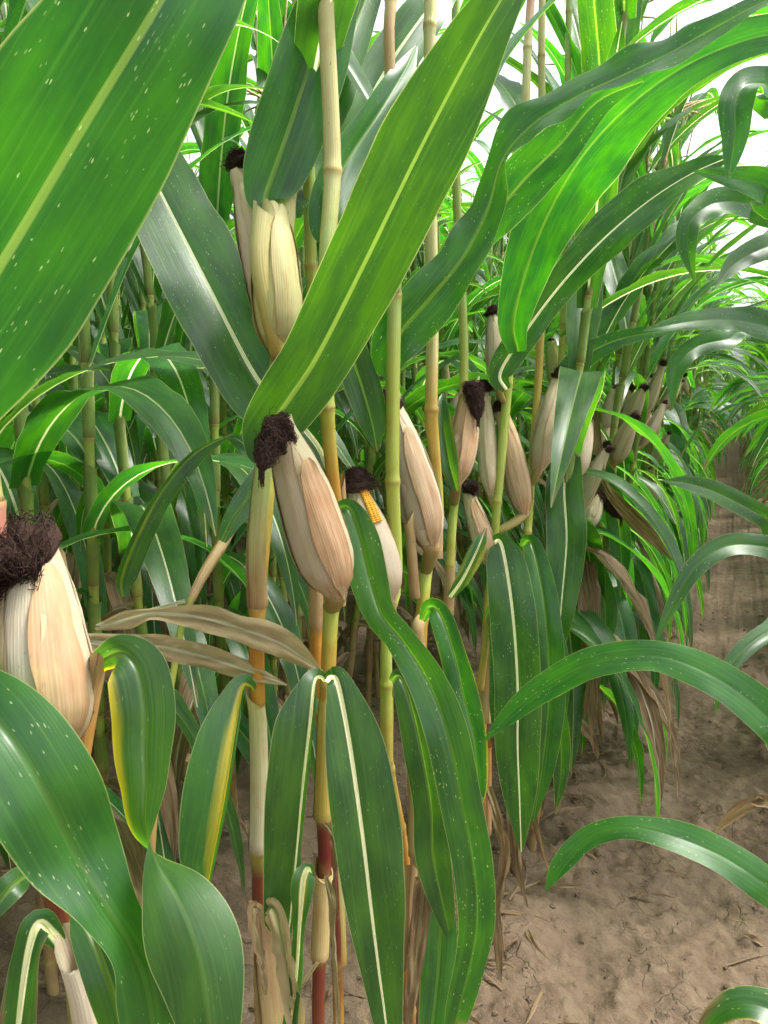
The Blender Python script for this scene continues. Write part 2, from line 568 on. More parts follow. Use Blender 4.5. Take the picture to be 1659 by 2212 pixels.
def sheath_geo(P, r0, r1, c0, c1, seed, geo=None, nseg=18, seam=None, flare=.25, edge='tan'):
    """a rolled sheath: an open overlapping tube from a knuckle to the collar"""
    rs = np.random.RandomState(seed)
    n = len(P)
    T, A, B = frames(P)
    k = np.linspace(0, 1, n)
    a0 = rs.uniform(0, 6.28) if seam is None else seam
    over = 6.283 + .7 - .55 * k ** 2
    j = np.linspace(0, 1, nseg)
    th = a0 + over[:, None] * j[None, :]
    R = (r0 + (r1 - r0) * k)[:, None] * (1 + .10 * j[None, :] + flare * sstep(.9, 1, k)[:, None] * j[None, :])
    R = R * (1 + .03 * np.sin(th * 7 + seed))
    V = P[:, None, :] + R[..., None] * (A[:, None, :] * np.cos(th)[..., None] + B[:, None, :] * np.sin(th)[..., None])
    s = arclen(P)
    V = V + T[:, None, :] * (.012 * sstep(.85, 1, k)[:, None] * np.cos(j * 6.28)[None, :])[..., None]
    uvm = np.stack([th * r0, s[:, None] + 0 * th], -1)
    c = np.asarray(c0)[None, None] * (1 - k)[:, None, None] + np.asarray(c1)[None, None] * k[:, None, None]
    e = np.clip(np.maximum(sstep(.9, 1, j), sstep(.1, 0, j)), 0, 1)[None, :, None] * .75
    c = c * (1 - e) + CC[edge] * e
    bb = sstep(.06, 0, k)[:, None, None] * .6
    c = c * (1 - bb) + CC['brown'] * bb
    g = geo or Geo()
    g.grid(V, c, None, uvm)
    return g


# ------------------------------------------------------------------ ears
EAR_H = np.array([0, .05, .12, .22, .35, .5, .65, .78, .9, 1.0])
EAR_R = np.array([.34, .54, .80, .96, 1.0, .96, .86, .71, .51, .33])


def ear_axis(base, tip, bend, n):
    base, tip = np.asarray(base, float), np.asarray(tip, float)
    ax = tip - base
    L = np.linalg.norm(ax)
    T = ax / L
    ref = np.array([1.0, 0, 0]) if abs(T[0]) < .8 else np.array([0, 1.0, 0])
    A = unit(np.cross(T, ref))
    B = np.cross(T, A)
    h = np.linspace(0, 1, n)
    P = base + ax * h[:, None] + A * (bend * L * np.sin(np.pi * h))[:, None]
    return P, T, A, B, L


def build_ear(parent, origin, base, tip, rad, seed, tone='cream', silk=1.0, nhusk=5, name='ear', lowres=False, kern=False,
              silk_dir=None, green=0.0, shank=None, face=None):
    """ear > husk_leaf (several), silk; rad is the thickest radius"""
    rs = np.random.RandomState(seed)
    nh, na = (10, 9) if lowres else (26, 17)
    P, T, A, B, L = ear_axis(base, tip, rs.uniform(-.05, .05), nh)
    h = np.linspace(0, 1, nh)
    ctone = CC[tone] * rs.uniform(.88, 1.05)
    g = Geo()
    R = np.interp(h, EAR_H, EAR_R) * rad * .96
    th = np.linspace(0, 2 * np.pi, na * 2, endpoint=False)
    lump = 1 + .02 * np.sin(th * 5 + seed)[None, :] * np.ones((nh, 1))
    V = P[:, None, :] + (R[:, None] * lump)[..., None] * (A * np.cos(th)[:, None] + B * np.sin(th)[:, None])[None]
    cb = np.broadcast_to(ctone, V.shape).copy()
    uvm = np.stack([np.broadcast_to(th * rad, V.shape[:2]), np.broadcast_to((h * L)[:, None], V.shape[:2])], -1)
    V = np.concatenate([np.broadcast_to(P[0], (1, *V.shape[1:])), V, np.broadcast_to(P[-1], (1, *V.shape[1:]))])
    g.grid(V, np.concatenate([cb[:1], cb, cb[-1:]]), None, np.concatenate([uvm[:1], uvm, uvm[-1:]]), closed=True)
    # the short shank that carries the ear
    if shank is not None:
        q = catmull([np.asarray(shank), (np.asarray(shank) * .45 + np.asarray(base) * .55) - np.array([0, 0, .004]), P[0], P[1]], 4)
        tube(q, np.linspace(rad * .30, rad * .45, len(q)), np.linspace(CC['olive'], CC['tan'], len(q)), 10, g)
    ear = obj(name, g.mesh(name, M_HUSK, origin), parent)
    # angle that points at the open side (towards the path)
    f = np.asarray(face if face is not None else -RN, float)
    af = math.atan2(float(f @ B), float(f @ A))
    hus = ([(af - .75, 2.7, 1.0, 1.0), (af + 1.0, 2.3, 1.02, 1.03), (af - 2.2, 2.3, .97, 1.03), (af + 2.6, 2.4, .98, 1.02), (af + .25, 1.0, .86, 1.05)])[:nhusk]
    for i, (a0, span, hend, rsc) in enumerate(hus):
        a0 += rs.uniform(-.25, .25)
        hend *= rs.uniform(.93, 1.05)
        gh = Geo()
        hh = np.linspace(-.02, hend, nh)
        taper = np.interp(hh / hend, [0, .12, .5, .8, .93, 1], [.6, .95, 1.05, .95, .75, .35])
        j = np.linspace(-.5, .5, na)
        aa = a0 + j[None, :] * span * taper[:, None] + .06 * np.sin(hh * 9 + seed + i)[:, None]
        rr = np.interp(hh, EAR_H, EAR_R)[:, None] * rad * (rsc + .012 * i)
        rr = rr + .0008 * np.abs(j * 2)[None, :] ** 6 * rs.uniform(.4, 2.0) + .0022 * rad / .03 * (vnoise(aa * 3 + 7, hh[:, None] * 5 + 0 * aa, seed + i) - .5) + .0009 * (vnoise(aa * 11 + 7, hh[:, None] * 9 + 0 * aa, seed + i + 3) - .5)
        rr = rr * (1 + .004 * np.sin(aa * 30 + seed))
        rr = rr + rs.uniform(.0005, .0055) * sstep(.88, 1.0, hh / hend)[:, None]
        Pi = np.stack([np.interp(hh, h, P[:, d]) for d in range(3)], 1) + T * np.minimum(hh, 0)[:, None] * L + T * np.maximum(hh - 1, 0)[:, None] * L
        Vh = Pi[:, None, :] + rr[..., None] * (A * np.cos(aa)[..., None] + B * np.sin(aa)[..., None])
        cc = np.broadcast_to(ctone * rs.uniform(.84, 1.05) * np.array([(1, 1, 1), (1, .94, .88), (.98, 1.0, .86), (1, .96, .92)][rs.randint(4)]), Vh.shape).copy()
        e = (np.abs(j * 2) ** 6)[None, :, None] * .65
        cc = cc * (1 - e) + CC['tan'] * e
        pk = (sstep(.25, .0, hh)[:, None, None] * .45) * np.ones_like(cc)
        cc = cc * (1 - pk) + CC['tan'] * np.array([1.1, .98, .88]) * pk
        gy = sstep(.45, .95, hh)[:, None, None] * (.30 + green) * rs.uniform(.4, 1.2)
        cc = cc * (1 - np.clip(gy, 0, 1)) + (CC['pale'] if green < .4 else CC['lgreen']) * np.clip(gy, 0, 1)
        if rs.rand() < (.9 if i == 4 else .12):
            cc = cc * np.array([.92, .74, .60])
        uvm = np.stack([aa * rad, np.broadcast_to((hh * L)[:, None], aa.shape)], -1)
        gh.grid(Vh, cc, None, uvm)
        obj('husk_leaf', gh.mesh('husk_leaf', M_HUSK, origin), ear)
    if kern:
        gk = Geo()
        for r in range(16):
            for c_ in range(3):
                hk = .66 + r * .0175
                ak = af + .55 + (c_ - 1) * .20
                rad_k = np.interp(hk, EAR_H, EAR_R) * rad * 1.10
                ctr = np.array([np.interp(hk, h, P[:, d]) for d in range(3)]) + (A * math.cos(ak) + B * math.sin(ak)) * rad_k
                nrm = A * math.cos(ak) + B * math.sin(ak)
                tan_ = np.cross(T, nrm)
                tt = np.linspace(0, np.pi / 2, 3)
                pp = np.linspace(0, 2 * np.pi, 6, endpoint=False)
                Vk = ctr + (np.cos(tt)[:, None, None] * (np.cos(pp)[None, :, None] * tan_ * .0034 + np.sin(pp)[None, :, None] * T * .0020)) + np.sin(tt)[:, None, None] * nrm * .0035
                gk.grid(Vk, (1, 1, 1), closed=True)
        ko = obj('kernels', gk.mesh('kernels', M_KERNEL, origin), ear)
        ko['kind'] = 'stuff'
    if silk > 0:
        so = obj('silk', silk_geo(P[-1], T, silk, seed, lowres, silk_dir).mesh('silk', M_SILK, origin), ear)
    return ear


def silk_geo(p, T, size, seed, lowres, sdir=None):
    """dry matted tuft: a ragged core that leaves the ear tip and sags, wrapped in frizzy strands"""
    rs = np.random.RandomState(seed + 77)
    g = Geo()
    d = unit(np.asarray(sdir, float)) if sdir is not None else unit(T + np.array([rs.uniform(-.5, .5), rs.uniform(-.6, .1), -.15]))
    L = .058 * size
    k = np.linspace(0, 1, 7 if lowres else 22)
    Pc = np.asarray(p) - T * .011 * size + (T * (1 - k)[:, None] * .35 + d * (.35 + .65 * k)[:, None]) * (L * k)[:, None] + np.array([0, 0, -1.0]) * (L * .55 * k ** 2.2)[:, None]
    Rc = .0150 * size * np.interp(k, [0, .12, .35, .6, .85, 1], [.95, 1.1, 1.05, .9, .62, .12])
    Tc, A, B = frames(Pc)
    np_ = 9 if lowres else 26
    ph = np.linspace(0, 2 * np.pi, np_, endpoint=False)
    nz = 1 + .6 * (vnoise(np.cos(ph)[None, :] * 1.6 + 9, np.sin(ph)[None, :] * 1.6 + k[:, None] * 5 + 5, seed) - .5) + .5 * (vnoise(np.cos(ph)[None, :] * 5 + 9, np.sin(ph)[None, :] * 5 + k[:, None] * 16 + 5, seed + 1) - .5)
    V = Pc[:, None, :] + (Rc[:, None] * nz)[..., None] * (A[:, None, :] * np.cos(ph)[None, :, None] + B[:, None, :] * np.sin(ph)[None, :, None])
    V = np.concatenate([np.broadcast_to(Pc[:1, None, :], (1, np_, 3)), V, np.broadcast_to(Pc[-1:, None, :], (1, np_, 3))])
    g.grid(V, (1, 1, 1), closed=True)
    nst = 40 if lowres else 620
    m = 5 if lowres else 8
    for i in range(nst):
        th, z = rs.uniform(0, 6.28), rs.uniform(0, .9)
        dth, dz = rs.normal(0, .20), rs.uniform(.01, .07)
        out = rs.uniform(.95, 1.25)
        stray = rs.rand() < .10
        ths = th + np.cumsum(dth + rs.normal(0, .25, m))
        zs = z + np.cumsum(dz + rs.normal(0, .02, m))
        outs = out + np.cumsum(np.abs(rs.normal(0, .08, m)) if stray else rs.normal(0, .06, m))
        zc = np.clip(zs, 0, 1)
        C0 = np.stack([np.interp(zc, k, Pc[:, q]) for q in range(3)], 1)
        A0 = np.stack([np.interp(zc, k, A[:, q]) for q in range(3)], 1)
        B0 = np.stack([np.interp(zc, k, B[:, q]) for q in range(3)], 1)
        ii_ = np.clip((zc * (len(k) - 1)).astype(int), 0, len(k) - 1)
        jj_ = ((ths % 6.2831) / 6.2832 * np_).astype(int) % np_
        rr = (Rc[ii_] * nz[ii_, jj_]) * outs + .0006
        Pq = C0 + rr[:, None] * (A0 * np.cos(ths)[:, None] + B0 * np.sin(ths)[:, None]) + np.array([0, 0, -1.0]) * (np.maximum(zs - 1, 0) * L)[:, None]
        tube(Pq, np.full(m, .00030 if not lowres else .0006), (1, 1, 1), 3, g, cap=False)
    return g


# ------------------------------------------------------------------ hero plants: measured stalks, blades and ears
def default_leafkw(rs):
    return dict(fold=rs.uniform(.15, .35), ruffle=rs.uniform(.05, .14), rib=rs.uniform(.6, 1.0))


class Hero:
    def __init__(self, label, t, stalk, nodes=(), seed=1, top=2.35, back=0, name='maize_plant'):
        """stalk: (x, y, width, colour) from top to bottom, in the row plane at distance t to the left"""
        self.seed = seed
        self.rs = random.Random(seed)
        self.t = t
        pts, wid, col = [], [], []
        for (x, y, w, c) in stalk[::-1]:
            d = rowdepth(x, y, t)
            pts.append(at(x, y, d))
            wid.append(w * d / FV * .5)
            col.append(CC[c])
        lo, hi = pts[0], pts[-1]
        if lo[2] > .03:
            pts.insert(0, np.array([lo[0] + (lo[0] - pts[1][0]) * .15, lo[1] + (lo[1] - pts[1][1]) * .15, -.03]))
            wid.insert(0, wid[0] * 1.1)
            col.insert(0, CC['brown'])
        if hi[2] < top - .05:
            dirv = unit(pts[-1] - pts[-2])
            dirv = unit(dirv * .3 + np.array([0, 0, 1.0]))
            pts.append(hi + dirv * (top - hi[2]) * .6)
            wid.append(wid[-1] * .8)
            col.append(CC['lgreen'])
            pts.append(hi + dirv * (top - hi[2]))
            wid.append(wid[-1] * .5)
            col.append(CC['lgreen'])
        A = np.concatenate([np.array(pts), np.array(wid)[:, None], np.array(col)], 1)
        D = catmull(A, 8)
        self.P, self.R, self.C = D[:, :3], np.maximum(D[:, 3], .003), np.clip(D[:, 4:], 0.005, 1)
        self.origin = np.array([self.P[0][0], self.P[0][1], 0.0])
        self.root = thing(name, label, 'plant', self.origin)
        s = arclen(self.P)
        ns = []
        for y in nodes:
            # arc length where the stalk crosses that picture height
            ys = np.array([VH / 2 - FV * ((p - CAM) @ _up) / max((p - CAM) @ _fw, .05) for p in self.P])
            i = int(np.argmin(np.abs(ys - y)))
            ns.append(s[i])
        if len(ns):
            for z in np.arange(max(ns) + .17, s[-1] - .1, .17):
                ns.append(z)
            for z in np.arange(min(ns) - .13, .05, -.12):
                ns.append(z)
        else:
            ns = list(np.arange(.1, s[-1] - .1, .15))
        obj('stalk', stalk_geo(self.P, self.R, self.C, sorted(ns)).mesh('stalk', M_STALK, self.origin), self.root)

    def leaf(self, cps, seed, per=6, **kw):
        kw = {**default_leafkw(self.rs), **kw}
        return obj('leaf', hero_leaf(cps, seed, per, **kw).mesh('leaf', M_LEAF, self.origin), self.root)

    def free(self, z, az, L, w, e0, e1, seed, **kw):
        i = int(np.argmin(np.abs(self.P[:, 2] - z)))
        kw = {**default_leafkw(self.rs), **kw}
        return obj('leaf', free_leaf(self.P[i], az, L, w, e0, e1, seed, **kw).mesh('leaf', M_LEAF, self.origin), self.root)

    def sheath(self, cps, c0, c1, seed, **kw):
        """cps (x, y, width) bottom to top in the row plane (or with a distance as 4th value)"""
        pts, w = [], []
        for c in cps:
            d = c[3] if len(c) > 3 else rowdepth(c[0], c[1], self.t)
            pts.append(at(c[0], c[1], d))
            w.append(c[2] * d / FV * .5)
        D = catmull(np.concatenate([np.array(pts), np.array(w)[:, None]], 1), 6)
        return obj('leaf_sheath', sheath_geo(D[:, :3], D[0, 3], D[-1, 3], CC[c0], CC[c1], seed, **kw).mesh('leaf_sheath', M_SHEATH, self.origin), self.root)

    def ear(self, base, tip, width, seed, d=None, dd=(0, 0), **kw):
        db = (d or rowdepth(*base, self.t)) + dd[0]
        dt = (d or rowdepth(*tip, self.t)) + dd[1]
        b, t_ = at(*base, db), at(*tip, dt)
        i = int(np.argmin(np.linalg.norm(self.P - (b - np.array([0, 0, .03])), axis=1)))
        return build_ear(self.root, self.origin, b, t_, width * db / FV * .5, seed, shank=self.P[i], face=CAM - b, **kw)


T0 = 0.40

# ---- the plant whose blade hangs closest to the eye
h = Hero('maize plant with the broadest leaf, a huge flecked blade', T0,
         [(-330, 700, 40, 'lgreen'), (-345, 1100, 42, 'lgreen'), (-360, 1500, 46, 'ygreen'), (-370, 2000, 50, 'orange')], (1100, 1600), 11)
h.leaf([(-345, 1100, .40, 60), (-300, 1000, .39, 180), (-165, 825, .375, 320, 0), (0, 575, .36, 395, 6), (180, 275, .345, 392, 8),
        (350, -5, .335, 310, 5), (510, -290, .34, 220), (650, -450, .37, 110), (750, -470, .41, 10)], 101, per=10, fold=.16, ruffle=.06, rib=.62, keel=.0035, dtip=0)
h.free(1.75, math.radians(120), .75, .085, 60, -30, 102)
h.free(1.55, math.radians(-60), .75, .085, 60, -30, 103)

# ---- plant with the big pale ear beside the eye
h = Hero('maize plant with the largest cream ear, capped by thick dark silk', T0,
         [(-45, 800, 40, 'lgreen'), (-12, 1100, 44, 'pink'), (2, 1380, 46, 'orange'), (62, 1660, 52, 'orange'), (120, 1910, 60, 'red'), (142, 2010, 62, 'red'),
          (160, 2062, 60, 'olive'), (182, 2230, 58, 'olive')], (1640, 2062), 12)
h.ear((118, 1625), (78, 1168), 190, 121, d=.465, dd=(0, .005), silk=1.2, silk_dir=(-.62, -.70, .20), nhusk=5)
h.leaf([(196, 1470, .47, 20), (205, 1440, .465, 40), (228, 1421, .455, 55, 10), (262, 1410, .445, 80, 10), (296, 1446, .44, 125, 10), (312, 1530, .437, 140, 15), (312, 1612, .435, 140, 25),
        (314, 1690, .43, 132, 40), (312, 1775, .425, 120, 62), (334, 1850, .42, 150, 102), (386, 1945, .415, 190, 146), (428, 2060, .412, 195, 176), (450, 2190, .41, 150, 184), (462, 2330, .41, 80, 188), (470, 2420, .415, 10, 188)],
       122, per=8, fold=.24, ruffle=.07, yleft=.62, rib=.12, keel=.0012, dtip=0)
h.leaf([(-130, 1500, .43, 60), (-60, 1505, .41, 140), (20, 1590, .395, 205, 0), (100, 1720, .395, 225, 0), (165, 1850, .41, 190, -15), (232, 1962, .41, 130, -30), (285, 2045, .41, 115, -35),
        (318, 2140, .415, 135, -10), (335, 2270, .43, 110, 0), (340, 2420, .44, 15, 0)], 123, per=8, fold=.16, ruffle=.10, rib=.12, keel=.0012, dtip=0)
h.leaf([(160, 1955, .465, 20), (188, 2000, .455, 75, 20), (232, 2110, .445, 95, 30), (266, 2230, .445, 90, 30), (285, 2330, .45, 40, 30), (290, 2400, .455, 5)], 124, yedge=.55, rib=.3, dtip=0)
h.leaf([(136, 2046, .475, 20), (112, 2016, .468, 45), (84, 1996, .46, 62, 0), (64, 2050, .457, 66, 30), (48, 2150, .46, 75, 20), (36, 2260, .465, 70, 10), (30, 2380, .47, 10, 0)], 125, dry=.30, yrib=.5, dedge=.3, fold=.4, ruffle=.06, rib=1.0)
h.sheath([(196, 2240, 66, .482), (178, 2140, 62, .474), (148, 2050, 52, .468)], 'cream', 'cream', 126, edge='brown')
h.sheath([(168, 1660, 42, .475), (186, 1560, 36, .472), (204, 1470, 34, .468), (214, 1430, 34, .462)], 'orange', 'tan', 127, edge='tan')
h.leaf([(-40, 1990, .52, 40), (20, 1920, .53, 60), (60, 1890, .55, 40), (90, 1900, .57, 4)], 128, rib=.4)
h.free(1.6, math.radians(-70), .8, .085, 55, -30, 129)
h.free(1.8, math.radians(110), .7, .08, 60, -20, 130)

# ---- plant with the bright central blade
h = Hero('maize plant with a long bright green blade rising behind the fat tan-streaked ear', .46,
         [(650, -60, 36, 'pale'), (640, 120, 36, 'pale'), (618, 500, 36, 'pale'), (604, 740, 36, 'ygreen'), (585, 960, 36, 'ygreen'), (556, 1316, 34, 'orange'), (556, 1490, 33, 'orange'),
          (560, 1700, 33, 'yellow'), (559, 1845, 32, 'olive'), (560, 1880, 31, 'red'), (560, 1955, 31, 'red'), (566, 2080, 34, 'orange'), (568, 2230, 34, 'orange')], (740, 1316, 1846, 2120), 21)
h.sheath([(557, 1308, 42), (553, 1200, 54, .80), (560, 1090, 48, .80), (572, 985, 34, .80)], 'tan', 'lgreen', 211, edge='pink', seam=2.0)
h.sheath([(559, 1838, 40), (560, 1700, 45), (557, 1560, 42), (550, 1500, 34)], 'cream', 'pale', 212, edge='tan')
h.leaf([(564, 998, .80, 30), (560, 972, .795, 66, -20), (575, 935, .79, 112, -10), (628, 858, .775, 140, 0), (690, 762, .755, 150, 5), (788, 568, .71, 176, 10), (850, 440, .68, 186, 8),
        (925, 288, .65, 190, 5), (1020, 108, .62, 140, 0), (1085, -5, .605, 92, 0), (1170, -140, .595, 30)], 213, per=9, fold=.18, ruffle=.08, rib=.60, keel=.003, dtip=0)
h.leaf([(578, 452, .80, 46), (574, 425, .80, 92, -10), (592, 370, .80, 136, 0), (632, 255, .795, 158, 10), (672, 130, .79, 160, 15), (712, 0, .785, 130, 15), (770, -150, .79, 70), (820, -220, .80, 8)], 214, per=8, fold=.28, ruffle=.05, rib=.6, dtip=0)
h.leaf([(634, 472, .83, 36), (634, 425, .84, 80), (648, 370, .86, 96, 20), (690, 260, .92, 100, 30), (740, 130, .94, 100, 30), (790, 0, .97, 70, 30), (830, -90, .99, 10)], 215, rib=.7)
h.ear((604, 752), (518, 356), 78, 216, d=.835, dd=(0, 0), silk=.75, nhusk=3, green=.05)
h.ear((606, 765), (590, 440), 106, 217, d=.805, dd=(0, 0), silk=0, nhusk=4, tone='pale', green=.1)
h.sheath([(604, 770, 40, .80), (578, 660, 60, .785), (562, 560, 54, .78), (570, 450, 46, .79)], 'yellow', 'pale', 218, edge='pink', flare=.05, seam=1.2)
h.leaf([(548, 1492, .81, 16), (538, 1483, .80, 34, 0), (524, 1492, .785, 70, 0), (506, 1590, .765, 150, 0), (482, 1735, .75, 176, 0), (457, 1865, .75, 130, 0), (440, 1960, .755, 12, 0)], 219, per=8, asym=(1, .10), yrib=.75, rib=.35, fold=.25, ruffle=.04, dtip=0)
# ragged dry sheath and its torn blade at the bottom
h.sheath([(600, 2330, 84, .81), (592, 2200, 78, .805), (578, 2080, 62, .80), (570, 1965, 40, .80)], 'straw', 'tan', 220, edge='brown', flare=.5)
h.leaf([(575, 1962, .785, 20), (590, 1962, .777, 46, 30), (606, 2010, .773, 60, 40), (622, 2100, .773, 52, 40), (640, 2200, .775, 44, 30), (648, 2300, .78, 10)], 221, dry=.6, yel=.6, rib=.6, crumple=.25)
h.leaf([(556, 1960, .787, 16), (546, 1966, .781, 36, -30), (552, 2020, .779, 40, -50), (566, 2090, .78, 30, -60), (574, 2150, .782, 5)], 222, dry=.95, rib=.3, crumple=.3)
h.free(1.75, math.radians(-50), .8, .085, 55, -25, 223)

# ---- plant with the fat ear in the middle
h = Hero('maize plant with a fat tan-streaked ear above two wide drooping leaves', T0 + .01,
         [(702, -60, 36, 'pale'), (710, 150, 37, 'pale'), (718, 370, 38, 'pale'), (706, 560, 36, 'lgreen'), (708, 740, 36, 'lgreen'), (706, 880, 33, 'ygreen'), (722, 1060, 28, 'orange'), (738, 1180, 26, 'ygreen'),
          (728, 1270, 30, 'orange'), (716, 1310, 34, 'ygreen'), (708, 1480, 33, 'orange'), (703, 1640, 32, 'yellow'), (699, 1770, 30, 'red'), (702, 1880, 29, 'red'), (694, 1990, 30, 'yellow'), (690, 2070, 28, 'red'), (688, 2240, 28, 'red')],
         (370, 728, 872, 1305, 1482, 1772, 2074), 31)
h.ear((726, 1282), (606, 915), 122, 311, d=.79, dd=(0, -.09), silk=.72, silk_dir=(-.30, -.75, -.15), nhusk=5)
h.sheath([(698, 1768, 40), (702, 1650, 44), (706, 1540, 42), (710, 1490, 36)], 'yellow', 'yellow', 312, edge='brown')
h.sheath([(690, 2068, 38), (694, 1980, 42), (698, 1900, 40), (698, 1880, 36)], 'straw', 'straw', 313, edge='brown')
h.sheath([(733, 1308, 26), (744, 1180, 22), (738, 1040, 14)], 'tan', 'tan', 314, edge='brown', flare=0)
h.leaf([(700, 1474, .805, 16), (691, 1465, .79, 34, 0), (681, 1478, .775, 70, 0), (672, 1560, .765, 150, 0), (656, 1697, .765, 160, 0), (643, 1833, .775, 146, 0), (626, 2003, .795, 106, 0), (612, 2120, .81, 14, 0)],
       315, per=8, asym=(1, .10), fold=.20, ruffle=.05, yrib=.30, rib=1.0, dtip=0)
h.leaf([(706, 1474, .805, 16), (716, 1464, .79, 40, 0), (730, 1482, .775, 70, 0), (755, 1611, .765, 150, 0), (782, 1800, .758, 172, 0), (800, 1952, .76, 150, 0), (817, 2089, .768, 110, 0), (836, 2230, .78, 66, 0), (850, 2350, .79, 8, 0)],
       316, per=9, asym=(.72, 1), fold=.15, ruffle=.06, yrib=.30, rib=1.0, dtip=0)
h.leaf([(668, 1890, .79, 16), (664, 1878, .78, 30), (655, 1905, .77, 50, 0), (648, 1990, .768, 40, 40), (640, 2110, .77, 40, 40), (626, 2230, .78, 36, 30), (620, 2320, .79, 6)], 317, yel=.15, dry=.22, yrib=.5, rib=.9)
h.leaf([(712, 520, .82, 26), (700, 495, .815, 60, -20), (712, 430, .815, 84, 0), (752, 345, .83, 92, 20), (808, 260, .85, 84, 25), (870, 160, .88, 50), (900, 100, .90, 6)], 318, rib=.4, fold=.25, dtip=0)
h.leaf([(715, 1110, .85, 14), (752, 1098, .84, 44, 0), (776, 1160, .835, 82, 0), (800, 1258, .825, 84, 12), (824, 1330, .81, 72, 22), (868, 1385, .795, 70, 20), (922, 1470, .78, 84, 10), (964, 1580, .77, 94, 5),
        (993, 1720, .77, 92, 0), (1020, 1860, .78, 88, 0), (1030, 1980, .79, 80, 0), (1016, 2080, .80, 66, 0), (988, 2190, .81, 52, 0), (968, 2290, .82, 8, 0)], 319, per=8, fold=.25, ruffle=.10, yedge=.35, rib=.14, dtip=.14, yrib=.04)

h.leaf([(704, 1892, .815, 8), (718, 1950, .805, 20, 20), (722, 2060, .80, 18, 60), (730, 2180, .80, 14, 20), (734, 2280, .80, 3)], 320, dry=1.0, crumple=.5, rib=.2, yel=.5)
h.leaf([(686, 2078, .815, 8), (664, 2110, .80, 14, 30), (640, 2150, .79, 12, 40), (622, 2180, .79, 2)], 321, dry=1.0, crumple=.4, rib=.2, yel=.4)
h.leaf([(700, 1776, .82, 6), (718, 1800, .81, 16), (726, 1850, .808, 18, 40), (724, 1920, .808, 12, 60), (730, 1980, .81, 2)], 322, dry=1.0, crumple=.5, rib=.2)
# ---- the thinner stalk tight behind it
h = Hero('slender maize stalk standing tight behind the fat-eared plant, glossy leaf with a white midrib', T0 + .055,
         [(640, -60, 26, 'lgreen'), (664, 300, 27, 'lgreen'), (672, 575, 27, 'ygreen'), (686, 900, 26, 'ygreen'), (683, 1300, 27, 'orange'), (686, 1480, 26, 'orange'), (712, 1700, 25, 'olive'), (716, 1840, 24, 'red'), (728, 2080, 24, 'red'), (732, 2240, 24, 'orange')],
         (575, 1362, 2085), 41)
h.sheath([(682, 1356, 30), (682, 1240, 34), (686, 1140, 30)], 'tan', 'straw', 411, edge='tan')
h.sheath([(733, 2080, 30), (730, 1960, 32), (722, 1850, 26)], 'yellow', 'pale', 412, edge='brown')
h.leaf([(708, 1012, .845, 30, 0), (684, 960, .845, 90, 0), (625, 890, .85, 150, 8), (552, 812, .86, 176, 14), (447, 612, .885, 192, 18), (352, 425, .925, 178, 18), (280, 285, .975, 130, 15), (222, 180, 1.02, 20, 10)],
       413, per=9, fold=.20, ruffle=.07, rib=1.0, dtip=0)
h.leaf([(682, 1490, .95, 20), (740, 1640, .93, 60), (760, 1760, .92, 60), (770, 1900, .92, 30), (772, 1980, .92, 4)], 414, rib=.4)
h.free(1.5, math.radians(150), .7, .08, 60, -20, 415)
h.leaf([(690, 690, .88, 30), (735, 720, .92, 70, -10), (770, 800, .95, 85, -20), (800, 900, .97, 70, -20), (815, 975, .98, 6)], 416, rib=.5, yrib=.2)

# ---- plant with the ear that shows its kernels
h = Hero('maize plant whose ear has split husks showing orange kernels, green jointed stalk', T0,
         [(846, -60, 26, 'pale'), (840, 60, 24, 'tan'), (850, 450, 28, 'lgreen'), (852, 640, 30, 'lgreen'), (849, 800, 31, 'ygreen'), (848, 1040, 30, 'ygreen'), (856, 1250, 27, 'ygreen'), (838, 1340, 26, 'ygreen'), (834, 1480, 26, 'ygreen'),
          (838, 1650, 26, 'yellow'), (872, 1850, 26, 'orange'), (882, 2080, 26, 'orange'), (886, 2240, 26, 'brown')], (640, 1050, 1482), 51)
h.sheath([(850, 632, 32), (848, 520, 34), (852, 440, 28)], 'lgreen', 'lgreen', 510, edge='pink')
h.leaf([(850, 812, .985, 26), (838, 780, .98, 72, -10), (864, 722, .97, 112, 0), (926, 648, .96, 118, 0), (1000, 556, .95, 100, -25), (1052, 455, .945, 104, -45), (1085, 345, .94, 110, -58), (1150, 268, .93, 118, -58),
        (1250, 205, .915, 122, -58), (1350, 160, .90, 118, -58), (1450, 112, .885, 100, -55), (1540, 62, .875, 56, -25), (1650, 4, .865, 44, -50), (1740, -20, .86, 6)], 511, per=8, fold=.28, ruffle=.20, rfreq=9, rib=.45, dtip=0)
h.ear((840, 1300), (768, 1045), 92, 512, d=.985, silk=.95, kern=True, silk_dir=(0, -.2, .9), nhusk=4)
h.sheath([(834, 1652, 28), (836, 1560, 28), (838, 1486, 22)], 'yellow', 'ygreen', 513)
h.sheath([(896, 1848, 26, 1.02), (892, 1730, 28, 1.02), (884, 1612, 14, 1.01)], 'straw', 'tan', 514, edge='brown')
h.sheath([(872, 2090, 26, 1.0), (880, 1980, 28, 1.0), (890, 1880, 24, 1.0)], 'tan', 'tan', 515, edge='brown')
h.leaf([(846, 1472, .99, 16), (862, 1462, .97, 36), (880, 1500, .96, 56, 20), (905, 1600, .95, 72, 20), (930, 1740, .95, 76, 10), (935, 1850, .955, 76, 0), (958, 1960, .96, 50, 0), (975, 2040, .97, 5, 0)], 516, rib=.3, yedge=.35, fold=.3, dtip=0)
h.leaf([(880, 2090, 1.0, 20), (905, 2000, .98, 40), (915, 1900, .97, 44), (905, 2010, .96, 40), (890, 2140, .95, 30), (880, 2240, .95, 5)], 517, dry=.95, crumple=.4, rib=.3)
